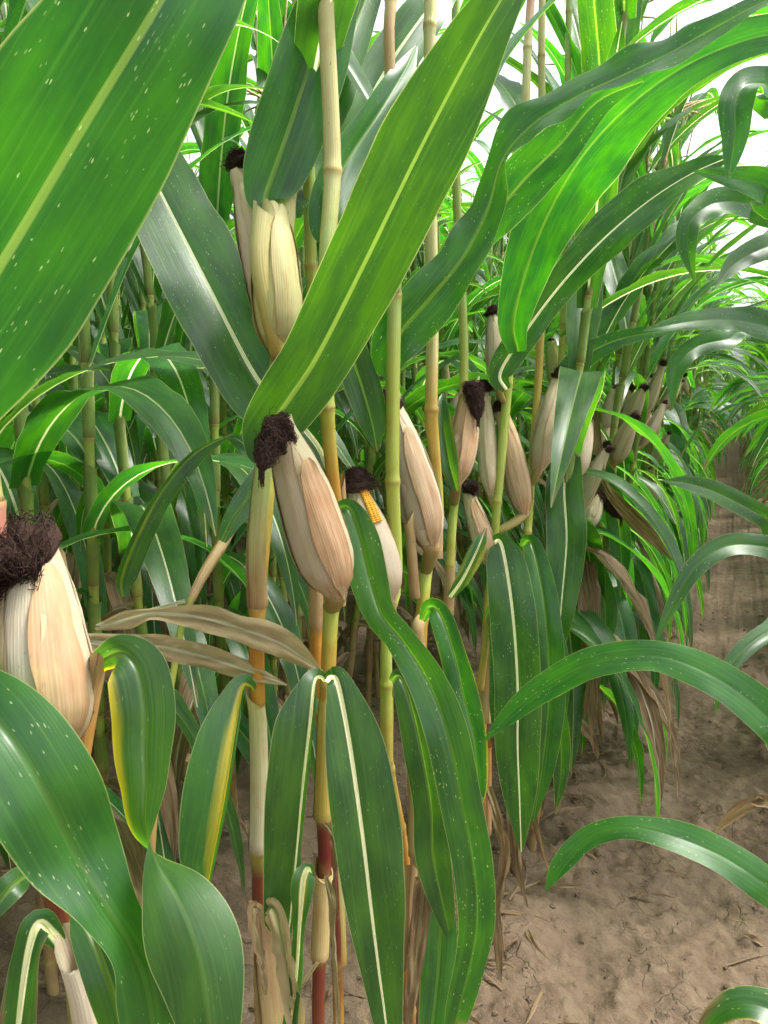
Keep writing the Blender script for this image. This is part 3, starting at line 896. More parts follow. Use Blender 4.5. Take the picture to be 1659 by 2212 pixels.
h.leaf([(960, 1900, .98, 30), (952, 2000, .97, 70), (945, 2110, .965, 74), (930, 2240, .96, 50), (920, 2330, .96, 5)], 518, yedge=.5, rib=.3, dtip=0)
h.leaf([(840, 2060, .96, 10), (850, 2090, .95, 34), (852, 2130, .945, 40), (842, 2190, .94, 30), (838, 2240, .94, 5)], 519, yrib=.6, dry=.25)
h.free(1.5, math.radians(-60), .75, .085, 60, -30, 520)

# ---- tall pale stalk with the second fat ear
h = Hero('tall pale green maize stalk with a smooth pale ear leaning away from it', T0 + .005,
         [(930, -60, 26, 'pale'), (928, 120, 26, 'pale'), (930, 400, 27, 'pale'), (934, 700, 27, 'pale'), (932, 885, 27, 'yellow'), (940, 1000, 25, 'yellow'), (946, 1110, 24, 'ygreen'), (926, 1205, 26, 'tan'), (918, 1250, 28, 'ygreen'), (908, 1400, 27, 'orange'),
          (906, 1600, 27, 'yellow'), (905, 1900, 25, 'tan'), (905, 2230, 24, 'brown')], (882, 1206, 1330), 61)
h.ear((932, 1185), (850, 872), 90, 611, d=1.08, silk=1.0, silk_dir=(-.5, -.2, .5), nhusk=5)
h.sheath([(944, 1205, 24), (948, 1080, 16), (940, 985, 8)], 'tan', 'orange', 612, flare=0)
h.sheath([(896, 1290, 22), (888, 1180, 24), (882, 1120, 20)], 'tan', 'straw', 613)
h.leaf([(912, 1340, 1.08, 14), (928, 1312, 1.06, 34), (952, 1330, 1.04, 50, 10), (982, 1420, 1.02, 60, 20), (1000, 1500, 1.01, 70, 10), (1024, 1600, 1.0, 56, 0), (1032, 1700, 1.0, 40, 0), (1030, 1760, 1.0, 4)], 615, yedge=.7, yrib=.2, rib=.3, fold=.35, dtip=0)
h.leaf([(735, 370, .96, 30), (752, 312, .965, 88, 0), (790, 232, .975, 104, 0), (842, 138, .995, 104, 0), (908, 42, 1.02, 92), (975, -45, 1.05, 60), (1040, -120, 1.08, 8)], 616, rib=1.0, fold=.2, dtip=0)
h.sheath([(906, 1420, 28), (902, 1360, 30), (912, 1330, 24)], 'tan', 'straw', 617)
h.free(1.45, math.radians(150), .75, .085, 62, -20, 618)
h.leaf([(905, 1600, 1.1, 10), (924, 1680, 1.08, 26, 20), (930, 1790, 1.07, 26, 50), (918, 1900, 1.07, 20, 10), (922, 2010, 1.08, 3)], 619, dry=1.0, crumple=.5, rib=.2, yel=.3)
h.leaf([(902, 1880, 1.08, 10), (915, 1930, 1.06, 28, 20), (926, 2040, 1.05, 30, 40), (912, 2140, 1.05, 24, 0), (918, 2250, 1.05, 3)], 620, dry=1.0, crumple=.5, rib=.2)
h.leaf([(900, 1420, 1.1, 8), (886, 1470, 1.08, 22, -20), (880, 1560, 1.07, 24, -40), (884, 1650, 1.07, 14), (880, 1720, 1.08, 2)], 621, dry=1.0, crumple=.5, rib=.2, yel=.5)

# ---- plant with the mottled green ear
h = Hero('maize plant with a mouldy olive-mottled ear wrapped by a thick green husk', T0 + .02,
         [(985, -60, 18, 'lgreen'), (985, 380, 18, 'lgreen'), (998, 640, 19, 'lgreen'), (1002, 830, 19, 'ygreen'), (985, 1040, 20, 'green'), (976, 1150, 19, 'ygreen'), (970, 1300, 20, 'yellow'), (966, 1480, 19, 'yellow'), (960, 1800, 19, 'tan'), (955, 2150, 18, 'brown')], (830, 1070, 1230), 71)
h.ear((985, 1045), (1020, 828), 64, 711, d=1.2, silk=.75, silk_dir=(.1, -.5, -.3), nhusk=5, green=.15)
h.leaf([(986, 1060, 1.175, 12), (970, 1000, 1.165, 40), (958, 920, 1.165, 38), (955, 875, 1.17, 22), (956, 850, 1.18, 3)], 712, fold=.8, rib=.1, yel=.30, ruffle=.03, dtip=.05)
h.sheath([(968, 1330, 24), (972, 1240, 24), (975, 1180, 18)], 'tan', 'straw', 713)
h.leaf([(972, 1290, 1.25, 14), (1000, 1250, 1.24, 30), (1030, 1190, 1.24, 36), (1050, 1140, 1.25, 4)], 714, yel=.35, dry=.2)
h.free(1.55, math.radians(70), .8, .09, 65, -25, 715)

# ---- plant with the small ear
h = Hero('maize plant with a small clean straw-coloured ear below a larger upright one', T0 + .01,
         [(1150, -60, 17, 'pink'), (1140, 100, 18, 'pale'), (1135, 240, 18, 'pale'), (1128, 420, 18, 'ygreen'), (1110, 640, 19, 'yellow'), (1097, 830, 20, 'ygreen'), (1082, 1000, 20, 'ygreen'), (1072, 1110, 19, 'ygreen'), (1066, 1210, 17, 'ygreen'), (1055, 1300, 19, 'yellow'), (1046, 1450, 18, 'yellow'),
          (1042, 1560, 18, 'orange'), (1040, 1800, 18, 'brown'), (1036, 2100, 18, 'brown')], (512, 826, 1088, 1236, 1560), 81)
h.ear((1060, 1222), (1008, 1056), 48, 811, d=1.36, silk=.72, silk_dir=(.3, -.2, .6), nhusk=5, green=.05)
h.ear((1076, 838), (1064, 676), 42, 812, d=1.46, silk=.6, nhusk=4)
h.ear((1062, 1075), (1044, 838), 44, 813, d=1.48, silk=.7, nhusk=4)
h.ear((1132, 1112), (1082, 880), 54, 814, d=1.52, silk=.75, nhusk=5)
h.leaf([(1094, 842, 1.43, 20), (1080, 808, 1.425, 52, -10), (1118, 742, 1.415, 66, 0), (1190, 642, 1.395, 66, 0), (1264, 556, 1.37, 84, -10), (1340, 482, 1.345, 124, -42), (1420, 420, 1.32, 118, -45), (1500, 372, 1.30, 72, -45), (1578, 338, 1.28, 5)], 815, per=8, fold=.2, ruffle=.08, rib=1.0, dtip=0)
h.leaf([(1118, 760, 1.40, 36), (1110, 690, 1.36, 70), (1150, 545, 1.29, 112, 0), (1212, 410, 1.23, 158, 0), (1290, 298, 1.17, 172, 0), (1400, 195, 1.11, 124, -10), (1520, 122, 1.07, 92, -20), (1659, 76, 1.03, 84, -30), (1760, 84, 1.0, 10)], 816, per=9, fold=.22, ruffle=.12, rib=.3, dtip=0)
h.leaf([(1040, 540, 1.12, 24), (1062, 480, 1.10, 84), (1130, 392, 1.08, 112, 0), (1210, 312, 1.06, 92, 0), (1290, 220, 1.04, 66), (1390, 175, 1.02, 6)], 817, fold=.2, rib=.45, dtip=0)
h.leaf([(1058, 1185, 1.36, 12), (1078, 1168, 1.34, 36), (1092, 1215, 1.32, 84, -10), (1108, 1330, 1.30, 100, 0), (1118, 1480, 1.30, 100, 0), (1118, 1610, 1.30, 96, 0), (1122, 1720, 1.31, 70, 0), (1126, 1840, 1.32, 6)], 818, per=8, fold=.12, ruffle=.07, rib=1.0, keel=.002, dtip=0)
h.leaf([(1050, 1335, 1.37, 10), (1064, 1316, 1.35, 24), (1074, 1350, 1.34, 36, 0), (1078, 1440, 1.335, 42), (1072, 1520, 1.335, 30), (1066, 1580, 1.335, 4)], 819, rib=.3, yrib=.3)
h.sheath([(1036, 1490, 18, 1.36), (1046, 1410, 18, 1.35), (1056, 1335, 12, 1.35)], 'yellow', 'ygreen', 820)
h.sheath([(1048, 1560, 28, 1.38), (1052, 1470, 28, 1.38), (1054, 1400, 22, 1.38)], 'straw', 'straw', 821, edge='brown')
h.sheath([(1050, 1800, 22), (1050, 1690, 26), (1050, 1600, 22)], 'tan', 'orange', 822, edge='brown')
h.leaf([(1055, 1700, 1.4, 16), (1080, 1780, 1.37, 26, 30), (1092, 1860, 1.36, 30, 50), (1072, 1960, 1.36, 24, 20), (1078, 2060, 1.37, 20, 0), (1082, 2120, 1.38, 3)], 823, dry=1.0, crumple=.4, rib=.2)

# ---- further plants of the same row
h = Hero('maize stalk bearing one ear tilted towards the open path beside a curling dark leaf', T0,
         [(1170, 60, 15, 'pale'), (1172, 500, 16, 'lgreen'), (1165, 780, 17, 'yellow'), (1150, 1000, 17, 'ygreen'), (1143, 1110, 17, 'ygreen'), (1128, 1300, 17, 'orange'), (1118, 1600, 16, 'brown'), (1110, 1990, 16, 'brown')], (690, 1000, 1150), 91)
h.ear((1160, 1020), (1206, 812), 56, 911, d=1.66, silk=.85, nhusk=4, silk_dir=(.3, -.2, .8))
h.leaf([(1212, 965, 1.70, 8), (1207, 905, 1.695, 42), (1218, 832, 1.685, 58), (1255, 776, 1.67, 54, -10), (1330, 736, 1.64, 42, -20), (1420, 716, 1.60, 26, -30), (1500, 705, 1.58, 3)], 912, rib=.3, dtip=0)
h.leaf([(1236, 925, 1.72, 12), (1225, 990, 1.70, 58), (1219, 1062, 1.69, 80), (1224, 1165, 1.68, 84), (1214, 1290, 1.67, 66), (1206, 1385, 1.67, 34), (1200, 1440, 1.67, 4)], 913, rib=1.0, fold=.1, dtip=0)
h.leaf([(1126, 1180, 1.62, 12), (1146, 1172, 1.58, 36), (1166, 1245, 1.55, 56, -10), (1180, 1350, 1.53, 66), (1186, 1500, 1.525, 72), (1172, 1650, 1.53, 54), (1152, 1775, 1.54, 5)], 914, rib=.35, fold=.15, dtip=0)
h.leaf([(1150, 1300, 1.7, 20), (1180, 1340, 1.66, 44), (1205, 1440, 1.64, 52), (1196, 1560, 1.64, 46), (1170, 1680, 1.64, 30), (1150, 1760, 1.65, 4)], 915, rib=.3, dry=.1, yrib=.2)
h.free(1.6, math.radians(-20), .75, .085, 65, -20, 916)
h.leaf([(1124, 1560, 1.62, 10), (1140, 1640, 1.58, 26), (1150, 1740, 1.57, 22, 30), (1172, 1840, 1.56, 16, 60), (1200, 1905, 1.56, 3)], 917, dry=1.0, crumple=.4, rib=.2)
h.leaf([(1118, 1640, 1.64, 10), (1106, 1720, 1.6, 24), (1112, 1830, 1.59, 26, 20), (1124, 1900, 1.59, 14), (1140, 1960, 1.6, 3)], 918, dry=1.0, crumple=.45, rib=.2)
h.leaf([(1124, 1420, 1.66, 12), (1176, 1450, 1.6, 40, 20), (1206, 1560, 1.58, 44, 10), (1212, 1660, 1.58, 36), (1200, 1760, 1.59, 3)], 919, yedge=.5, dedge=.3, rib=.3)

h = Hero('maize stalk with a withered red-brown leaf folded down beside it', T0,
         [(1290, 60, 13, 'pink'), (1275, 420, 13, 'pink'), (1262, 640, 14, 'pink'), (1254, 760, 14, 'orange'), (1246, 880, 14, 'yellow'), (1240, 960, 14, 'red'), (1236, 1100, 14, 'ygreen'), (1210, 1400, 14, 'tan'), (1195, 1830, 13, 'brown')], (740, 965, 1100), 95)
h.leaf([(1252, 790, 2.05, 6), (1270, 806, 1.98, 12), (1284, 905, 1.92, 22), (1302, 1015, 1.88, 14, 30), (1318, 1062, 1.85, 24, 30), (1362, 1112, 1.80, 38, 20), (1402, 1152, 1.78, 32, 20), (1452, 1210, 1.76, 3)], 951, dry=1.0, crumple=.25, rib=.2)
h.ear((1262, 1142), (1296, 1062), 44, 952, d=1.92, silk=1.1, nhusk=4, green=.2, silk_dir=(.6, -.2, -.2))
h.leaf([(1236, 1180, 2.0, 14), (1268, 1200, 1.97, 40), (1300, 1280, 1.95, 52), (1308, 1350, 1.95, 46), (1290, 1440, 1.95, 4)], 953, rib=.3)
h.leaf([(1250, 980, 2.0, 20), (1300, 1020, 1.95, 46), (1330, 1100, 1.93, 50, 20), (1342, 1200, 1.92, 40), (1340, 1290, 1.92, 4)], 954, yrib=.4, rib=.5)
h.leaf([(1215, 1300, 2.1, 14), (1250, 1330, 2.05, 24), (1272, 1420, 2.03, 26), (1290, 1520, 2.02, 20), (1300, 1600, 2.02, 3)], 955, dry=1.0, crumple=.35, rib=.2)

h = Hero('maize stalk with a green unripe-looking ear high up near a bare cane', T0,
         [(1228, 60, 13, 'lgreen'), (1222, 500, 14, 'lgreen'), (1214, 760, 15, 'ygreen'), (1200, 1000, 15, 'ygreen'), (1180, 1300, 15, 'yellow'), (1160, 1900, 14, 'brown')], (700, 900), 97)
h.ear((1200, 835), (1190, 735), 34, 971, d=1.9, silk=.3, nhusk=4, green=.8, tone='lgreen')
h.free(1.6, math.radians(30), .75, .085, 65, -20, 972)
h.free(1.3, math.radians(120), .7, .085, 40, -60, 973)
for q, (z, a_, L) in enumerate(((.95, 130, .62), (.8, 95, .6), (.65, 150, .5), (1.1, 80, .7))):
    h.free(z, math.radians(a_), L, .085, 55, -89, 974 + q, pw=.45, rib=.3)


# ---- plants of the row on the other side of the path; their blades reach in
def side_hero(label, s, seed):
    b = rowpos(s, -.36)
    h = Hero.__new__(Hero)
    h.seed, h.rs, h.t = seed, random.Random(seed), -.36
    z = np.linspace(-.03, 2.3, 30)
    h.P = np.stack([b[0] + .02 * np.sin(z), b[1] + 0 * z, z], 1)
    h.R = np.interp(z, [0, 1.2, 2.3], [.012, .010, .004])
    h.C = np.stack([np.interp(z, [0, .4, .9, 2.3], [CC['brown'][i], CC['orange'][i], CC['ygreen'][i], CC['lgreen'][i]]) for i in range(3)], 1)
    h.origin = np.array([b[0], b[1], 0])
    h.root = thing('maize_plant', label, 'plant', h.origin)
    obj('stalk', stalk_geo(h.P, h.R, h.C, list(np.arange(.12, 2.2, .16))).mesh('stalk', M_STALK, h.origin), h.root)
    return h


def stalk_cp(h, z):
    """a leaf foot on the stalk, as a picture point"""
    p = np.array([np.interp(z, h.P[:, 2], h.P[:, i]) for i in range(3)]) - CAM
    d = p @ _fw
    return (VW / 2 + FV * p[0] / d, VH / 2 - FV * (p @ _up) / d, d)


h = side_hero('maize plant across the path whose long arching blue-green leaf spans the bare soil', .98, 1001)
x, y, d = stalk_cp(h, .80)
h.leaf([(x, y, d, 40), (1800, 1690, d * .5 + .38, 60), (1680, 1570, .765, 88, 12), (1590, 1492, .775, 86, 15), (1490, 1437, .79, 78, 15), (1400, 1417, .81, 68, 18), (1280, 1432, .84, 68, 15), (1180, 1482, .87, 60, 10), (1105, 1540, .89, 40, 5), (1045, 1602, .90, 3)], 1011, per=8, rib=.06, keel=.001, fold=.12, ruffle=.13, rfreq=9, dtip=0)
x, y, d = stalk_cp(h, .52)
h.leaf([(x, y, d, 40), (1780, 2000, d * .5 + .37, 60), (1659, 1915, .745, 80, 15), (1560, 1850, .755, 76, 15), (1450, 1805, .77, 68, 20), (1350, 1787, .79, 50, 25), (1270, 1810, .81, 46, 15), (1210, 1870, .82, 38, 5), (1178, 1925, .83, 3)], 1012, per=8, rib=.06, keel=.001, fold=.12, ruffle=.14, rfreq=9, dtip=0)
h.free(1.6, math.radians(100), .75, .09, 50, -30, 1013)
h.free(1.9, math.radians(-70), .6, .08, 60, 0, 1014)
h = side_hero('maize plant across the path with a short yellowing leaf dipping to the soil', .70, 1002)
x, y, d = stalk_cp(h, .42)
h.leaf([(x, y, d, 40), (1800, 2260, .60, 76), (1700, 2196, .605, 80, 10), (1610, 2168, .615, 66, 20), (1545, 2195, .625, 44, 10), (1492, 2262, .635, 5)], 1021, yedge=.5, dedge=.2, rib=.06, keel=.001)
h.leaf([(x + 60, 1770, d * .9, 20), (1720, 1735, .80, 40, 30), (1640, 1732, .83, 30, 40), (1590, 1755, .85, 26, 20), (1545, 1800, .87, 3)], 1022, dry=1.0, crumple=.35, rib=.2)
h.free(1.3, math.radians(150), .7, .085, 50, -40, 1023)
h = side_hero('maize plant across the path with two narrow mid-height leaves drooping over the track', 1.32, 1003)
x, y, d = stalk_cp(h, 1.08)
h.leaf([(x, y, d, 30), (1760, 1215, 1.0, 44), (1659, 1182, .99, 52, 15), (1570, 1180, .985, 48, 15), (1500, 1228, .98, 42, 5), (1450, 1312, .98, 26), (1416, 1386, .98, 3)], 1031, rib=.06, keel=.001, ruffle=.16, rfreq=9, dtip=0)
x, y, d = stalk_cp(h, 1.12)
h.leaf([(x, y, d, 30), (1740, 1158, 1.12, 44), (1650, 1116, 1.10, 46, 15), (1560, 1069, 1.08, 48, 18), (1490, 1045, 1.07, 34, 15), (1430, 1038, 1.06, 3)], 1032, rib=.15, dtip=0)
x, y, d = stalk_cp(h, .86)
h.leaf([(x, y, d, 26), (1745, 1330, 1.1, 36), (1659, 1365, 1.06, 40, 10), (1600, 1410, 1.04, 36, 0), (1560, 1470, 1.03, 24), (1545, 1540, 1.03, 3)], 1033, rib=.15, dtip=0)
h.free(1.5, math.radians(-60), .7, .085, 55, -30, 1034)
h = side_hero('maize plant across the path with a leaf bent sharply over and hanging straight down', 1.16, 1004)
x, y, d = stalk_cp(h, 1.72)
h.leaf([(x, y, d, 30), (1740, 200, 1.0, 56, 20), (1665, 182, .97, 68, 35), (1612, 184, .95, 74, 40), (1590, 225, .945, 72, 0), (1588, 290, .945, 56, 0), (1580, 345, .95, 34, 0), (1572, 390, .955, 3, 0)], 1041, per=8, rib=.15, dtip=0)
x, y, d = stalk_cp(h, 1.45)
h.leaf([(x, y, d, 40), (1740, 440, 1.1, 66, 10), (1659, 405, 1.07, 74, 15), (1590, 386, 1.05, 50, 20), (1500, 370, 1.03, 4)], 1042, rib=.06, keel=.001, ruffle=.16, rfreq=9, dtip=0)
h.free(1.9, math.radians(-80), .7, .085, 35, -50, 1043)
h = side_hero('maize plant across the path with curved leaves crossing at eye level', 1.58, 1005)
x, y, d = stalk_cp(h, 1.42)
h.leaf([(x, y, d, 30), (1700, 470, 1.3, 54), (1620, 441, 1.27, 62, 20), (1545, 438, 1.25, 62, 20), (1493, 476, 1.24, 48, 5), (1484, 532, 1.24, 40), (1500, 608, 1.24, 3)], 1051, rib=.06, keel=.001, ruffle=.16, rfreq=9, dtip=0)
x, y, d = stalk_cp(h, 1.36)
h.leaf([(x, y, d, 30), (1740, 515, 1.36, 50), (1659, 532, 1.33, 56, 10), (1590, 568, 1.30, 46, 10), (1545, 620, 1.28, 3)], 1052, rib=.06, keel=.001, yrib=.3, dtip=0)
x, y, d = stalk_cp(h, 1.24)
h.leaf([(x, y, d, 40), (1740, 738, 1.38, 66, 20), (1659, 706, 1.34, 68, 30), (1570, 690, 1.31, 58, 30), (1480, 696, 1.28, 40, 25), (1390, 714, 1.26, 3)], 1053, rib=.06, keel=.001, ruffle=.16, rfreq=9, dtip=0)
x, y, d = stalk_cp(h, 1.20)
h.leaf([(x, y, d, 30), (1660, 722, 1.45, 42, 20), (1570, 733, 1.42, 44, 20), (1500, 752, 1.40, 44, 10), (1459, 802, 1.39, 38, 0), (1452, 884, 1.39, 3)], 1054, rib=.06, keel=.001, ruffle=.16, rfreq=9, dtip=0)
h.free(1.7, math.radians(-65), .75, .085, 40, -50, 1055)

# ---- lodged plant behind the front row, its dry blades thrown across
h = Hero('snapped maize stalk leaning behind the front row with tan dry blades thrown across', .62,
         [(570, 1000, 16, 'lgreen'), (490, 1165, 18, 'straw'), (410, 1300, 16, 'green'), (380, 1420, 15, 'ygreen'), (340, 1700, 15, 'yellow'), (330, 2000, 15, 'tan')], (1300,), 99, top=.5)
h.leaf([(400, 1298, .82, 10), (300, 1325, .80, 8), (212, 1352, .79, 9), (232, 1350, .785, 26), (280, 1338, .78, 48), (336, 1326, .78, 26), (430, 1334, .79, 54), (540, 1364, .80, 66), (620, 1398, .82, 58), (700, 1455, .84, 3)], 991, per=7, dry=.95, yel=.7, ruffle=.25, fold=.45, crumple=.55, rib=.9)
h.leaf([(150, 1382, .80, 30), (240, 1392, .80, 50), (340, 1398, .80, 56), (440, 1418, .81, 52), (530, 1448, .82, 46), (620, 1480, .83, 3)], 992, per=8, dry=.9, yel=.7, ruffle=.25, fold=.4, crumple=.5, rib=.9, yrib=.3)
h.leaf([(480, 1170, .86, 18), (505, 1120, .87, 44), (560, 1040, .9, 56), (620, 960, .93, 50), (680, 900, .96, 4)], 993, rib=.4)
h.sheath([(412, 1298, 18), (440, 1240, 22), (482, 1172, 24)], 'tan', 'straw', 994)
h.leaf([(265, 1290, 1.0, 24), (262, 1250, 1.0, 60, 0), (300, 1150, .99, 66, 10), (350, 1060, .99, 56, 20), (420, 980, 1.0, 46, 10), (505, 935, 1.0, 3)], 995, per=8, asym=(1, .35), yrib=.5, rib=.3, dtip=.05)

# ------------------------------------------------------------------ soil
def graded(fine0, fine1, step, lo, hi, grow=1.12):
    a = list(np.arange(fine0, fine1, step))
    x, st = fine1, step
    while x < hi:
        a.append(x)
        st *= grow
        x += st
    a.append(hi)
    x, st = fine0, step
    b = []
    while x > lo:
        st *= grow
        x -= st
        b.append(x)
    b.append(lo - 1)
    return np.array(sorted(b) + a)


def soil_height(S, Tt):
    x, y = S + 100, Tt + 100
    base = .030 * (vnoise(x * 2.3, y * 2.3, 1) - .5) + .022 * (vnoise(x * 6, y * 6, 2) - .5) + .020 * (vnoise(x * 17, y * 17, 3) - .5)
    cl = vnoise(x * 34, y * 34, 4)
    base = base + .026 * np.maximum(cl - .55, 0) * 2 * vnoise(x * 5, y * 5, 8) + .010 * (vnoise(x * 70, y * 70, 5) - .5) + .003 * (vnoise(x * 140, y * 140, 6) - .5)
    # meandering cracks
    w = x * 7 + 1.3 * vnoise(x * 9, y * 9, 21), y * 7 + 1.3 * vnoise(x * 9, y * 9, 22)
    cr = np.abs(vnoise(w[0], w[1], 23) - .5)
    base = base - .014 * np.exp(-(cr / .024) ** 2) * sstep(.45, .62, vnoise(x * 2.7, y * 2.7, 24))
    # rows sit on low ridges
    ridge = .016 * np.cos(2 * np.pi * (Tt - .40) / .75)
    return base + ridge - .012


S_ = graded(.9, 2.9, .0075, -40, 160)
T_ = graded(-.55, .75, .0075, -90, 160)
SS, TT = np.meshgrid(S_, T_, indexing='ij')
ZZ = soil_height(SS, TT)
far = sstep(6, 12, np.hypot(SS, TT))
ZZ = ZZ * (1 - .7 * far)
GX = SS * RD[0] + TT * RN[0]
GY = SS * RD[1] + TT * RN[1]
gv = np.stack([GX, GY, ZZ], -1)
ii = np.arange(gv.shape[0] * gv.shape[1]).reshape(gv.shape[:2])
gq = np.stack([ii[:-1, :-1], ii[1:, :-1], ii[1:, 1:], ii[:-1, 1:]], -1).reshape(-1, 4)
gme = mesh_from('ground', gv.reshape(-1, 3), gq, None, None, None, M_SOIL)
ground = obj('ground', gme)
ground['kind'] = 'structure'
ground['label'] = 'bare cracked brown soil between the maize rows'


def gz(s, t):
    return float(soil_height(np.array([s]), np.array([t]))[0])


# crumbs and small clods on the soil
ICO = None


def clod_verts(rs, r):
    t = np.linspace(-np.pi / 2, np.pi / 2, 5)
    p = np.linspace(0, 2 * np.pi, 7, endpoint=False)
    n = 1 + rs.uniform(-.3, .3, (5, 7))
    return np.stack([np.cos(t)[:, None] * np.cos(p) * r * n, np.cos(t)[:, None] * np.sin(p) * r * n * rs.uniform(.7, 1.1), np.sin(t)[:, None] * r * .6 * n], -1)


rs = np.random.RandomState(5)
gc = Geo()
for i in range(2300):
    s = .9 + 3.6 * rs.rand() ** 1.6
    t = rs.uniform(-.5, 1.4)
    r = .0016 + .0075 * rs.rand() ** 4
    z = gz(s, t)
    p = RD * s + RN * t
    Vc = clod_verts(rs, r) + np.array([p[0], p[1], z - r * .05])
    gc.grid(Vc, (1, 1, 1), closed=True)
for i in range(160):
    s = .95 + 3.2 * rs.rand() ** 1.3
    t = .33 + rs.normal(0, .10) if rs.rand() < .7 else rs.uniform(-.45, .3)
    r = .005 + .010 * rs.rand() ** 3
    p = RD * s + RN * t
    gc.grid(clod_verts(rs, r) + np.array([p[0], p[1], gz(s, t) - r * .15]), (1, 1, 1), closed=True)
co = obj('soil_crumbs', gc.mesh('soil_crumbs', M_SOIL))
co.data.polygons.foreach_set('use_smooth', np.zeros(len(co.data.polygons), dtype=bool))
co['kind'] = 'stuff'
co['label'] = 'loose crumbs and small clods scattered over the soil'
co['category'] = 'soil crumbs'

# ------------------------------------------------------------------ procedural maize plants for the rows
def make_plant(seed, low=False, droop=False):
    """returns a list of (part name, mesh, [(subpart name, mesh)...]) around the origin"""
    rs = np.random.RandomState(seed)
    U = U_LOW if low else np.array([-1, -.7, -.4, -.12, 0, .12, .4, .7, 1.0])
    H = rs.uniform(2.1, 2.45)
    lean = rs.normal(0, .035, 2)
    zz = np.linspace(-.04, H, 26)
    P = np.stack([lean[0] * zz + .012 * np.sin(zz * 3 + seed), lean[1] * zz + .012 * np.cos(zz * 2.6 + seed), zz], 1)
    R = np.interp(zz, [0, .3, 1.2, 2.0, H], [.0125, .0115, .0105, .007, .004])
    tone = rs.rand()
    C = np.stack([np.interp(zz, [0, .25, .6, 1.0, 1.5, H], [CC['tan'][i] * .7, CC['yellow'][i] * .7, CC['ygreen'][i] * (.9 if tone > .5 else .75), CC['ygreen'][i] * .85, CC['lgreen'][i], CC['pale'][i] if tone > .3 else CC['pink'][i]]) for i in range(3)], 1)
    nodes = [.07]
    while nodes[-1] < H - .25:
        nodes.append(nodes[-1] + np.interp(nodes[-1], [0, .5, 1.2, 2.2], [.10, .145, .17, .16]) * rs.uniform(.9, 1.1))
    parts = [('stalk', stalk_geo(P, R, C, [n + .04 for n in nodes], 8 if low else 10).mesh('stalk', M_STALK), [])]
    az0 = rs.uniform(-.5, .5) + math.pi / 2

    def pt(z):
        return np.array([np.interp(z, zz, P[:, i]) for i in range(3)])
    ear_i = min(range(len(nodes)), key=lambda i: abs(nodes[i] - rs.uniform(.92, 1.12)))
    for i, z in enumerate(nodes[1:], 1):
        side = i % 2
        az = az0 + side * math.pi + rs.normal(0, .35) - ROW_AZ * 0
        zc = z + .13 * rs.uniform(.8, 1.1)
        p = pt(zc)
        sd = seed * 100 + i
        if droop and z < 1.0:
            az = math.pi / 2 + rs.normal(0, .75)
        if zc < H - .1:
            c0 = CC['tan'] * .8 if z < .25 else (CC['straw'] * .7 if z < .4 else (CC['ygreen'] * .7 if z < 1.0 else CC['sheathg']))
            c1 = CC['straw'] * .7 if z < .35 else CC['sheathg'] * .85
            q = np.stack([pt(a) for a in np.linspace(z + .003, zc, 7)])
            r_ = float(np.interp(z, zz, R))
            parts.append(('leaf_sheath', sheath_geo(q, r_ * 1.15, r_ * 1.22, c0 * rs.uniform(.85, 1.1), c1, sd, nseg=10 if low else 14, edge='tan' if z < 1.0 else 'pale').mesh('leaf_sheath', M_SHEATH), []))
        kw = dict(U=U, n=16 if low else 22)
        if z < .30:
            ge = free_leaf(p, az, rs.uniform(.2, .34), .045, rs.uniform(0, 40), -80, sd, pw=.6, twist=rs.uniform(-120, 120), drift=rs.uniform(-.6, .6), dry=1.0, crumple=.45, fold=.5, ruffle=.2, rib=.2, **kw)
        elif z < .80:
            dr = rs.rand() * (1 if z < .5 else 3)
            ge = free_leaf(p, az, rs.uniform(.55, .75), .085, rs.uniform(45, 70), -89, sd, pw=rs.uniform(.22, .4), twist=rs.uniform(-60, 60), drift=rs.uniform(-.5, .5), dry=.95 if dr < .35 else .05, crumple=.3 if dr < .35 else .0,
                           yrib=max(0, rs.uniform(-.3, .4)), yedge=max(0, rs.uniform(-.4, .3)), fold=.25, ruffle=.1, rib=rs.uniform(.3, 1), **kw)
        elif droop and z < 1.0:
            ge = free_leaf(p, az, rs.uniform(.6, .82), rs.uniform(.082, .105), rs.uniform(62, 80), -89, sd, pw=rs.uniform(.20, .34), twist=rs.uniform(-40, 40), drift=rs.uniform(-.4, .4), yrib=max(0, rs.uniform(-.8, .32)), yedge=max(0, rs.uniform(-.8, .25)),
                           fold=rs.uniform(.12, .3), ruffle=rs.uniform(.06, .15), rib=rs.uniform(.2, 1), **kw)
        elif z < 1.15:
            ge = free_leaf(p, az, rs.uniform(.72, .9), rs.uniform(.094, .118), rs.uniform(55, 75), rs.uniform(-88, -60), sd, pw=rs.uniform(.7, 1.1), twist=rs.uniform(-50, 50), drift=rs.uniform(-.5, .5), yrib=max(0, rs.uniform(-.6, .4)),
                           fold=rs.uniform(.12, .3), ruffle=rs.uniform(.06, .15), rib=rs.uniform(.4, 1), **kw)
        else:
            f = (z - 1.15) / 1.1
            ge = free_leaf(p, az, rs.uniform(.7, .86) * (1 - .38 * max(0, f)), rs.uniform(.094, .118) * (1 - .25 * max(0, f)), rs.uniform(64, 80), rs.uniform(-50, 40), sd, pw=rs.uniform(1.3, 2.4), twist=rs.uniform(-45, 45), drift=rs.uniform(-.4, .4),
                           fold=rs.uniform(.15, .35), ruffle=rs.uniform(.06, .16), rib=rs.uniform(.4, 1), dtip=.06, **kw)
        parts.append(('leaf', ge.mesh('leaf', M_LEAF_FAR if low else M_LEAF), []))
    # tassel
    gt = Geo()
    top = pt(H)
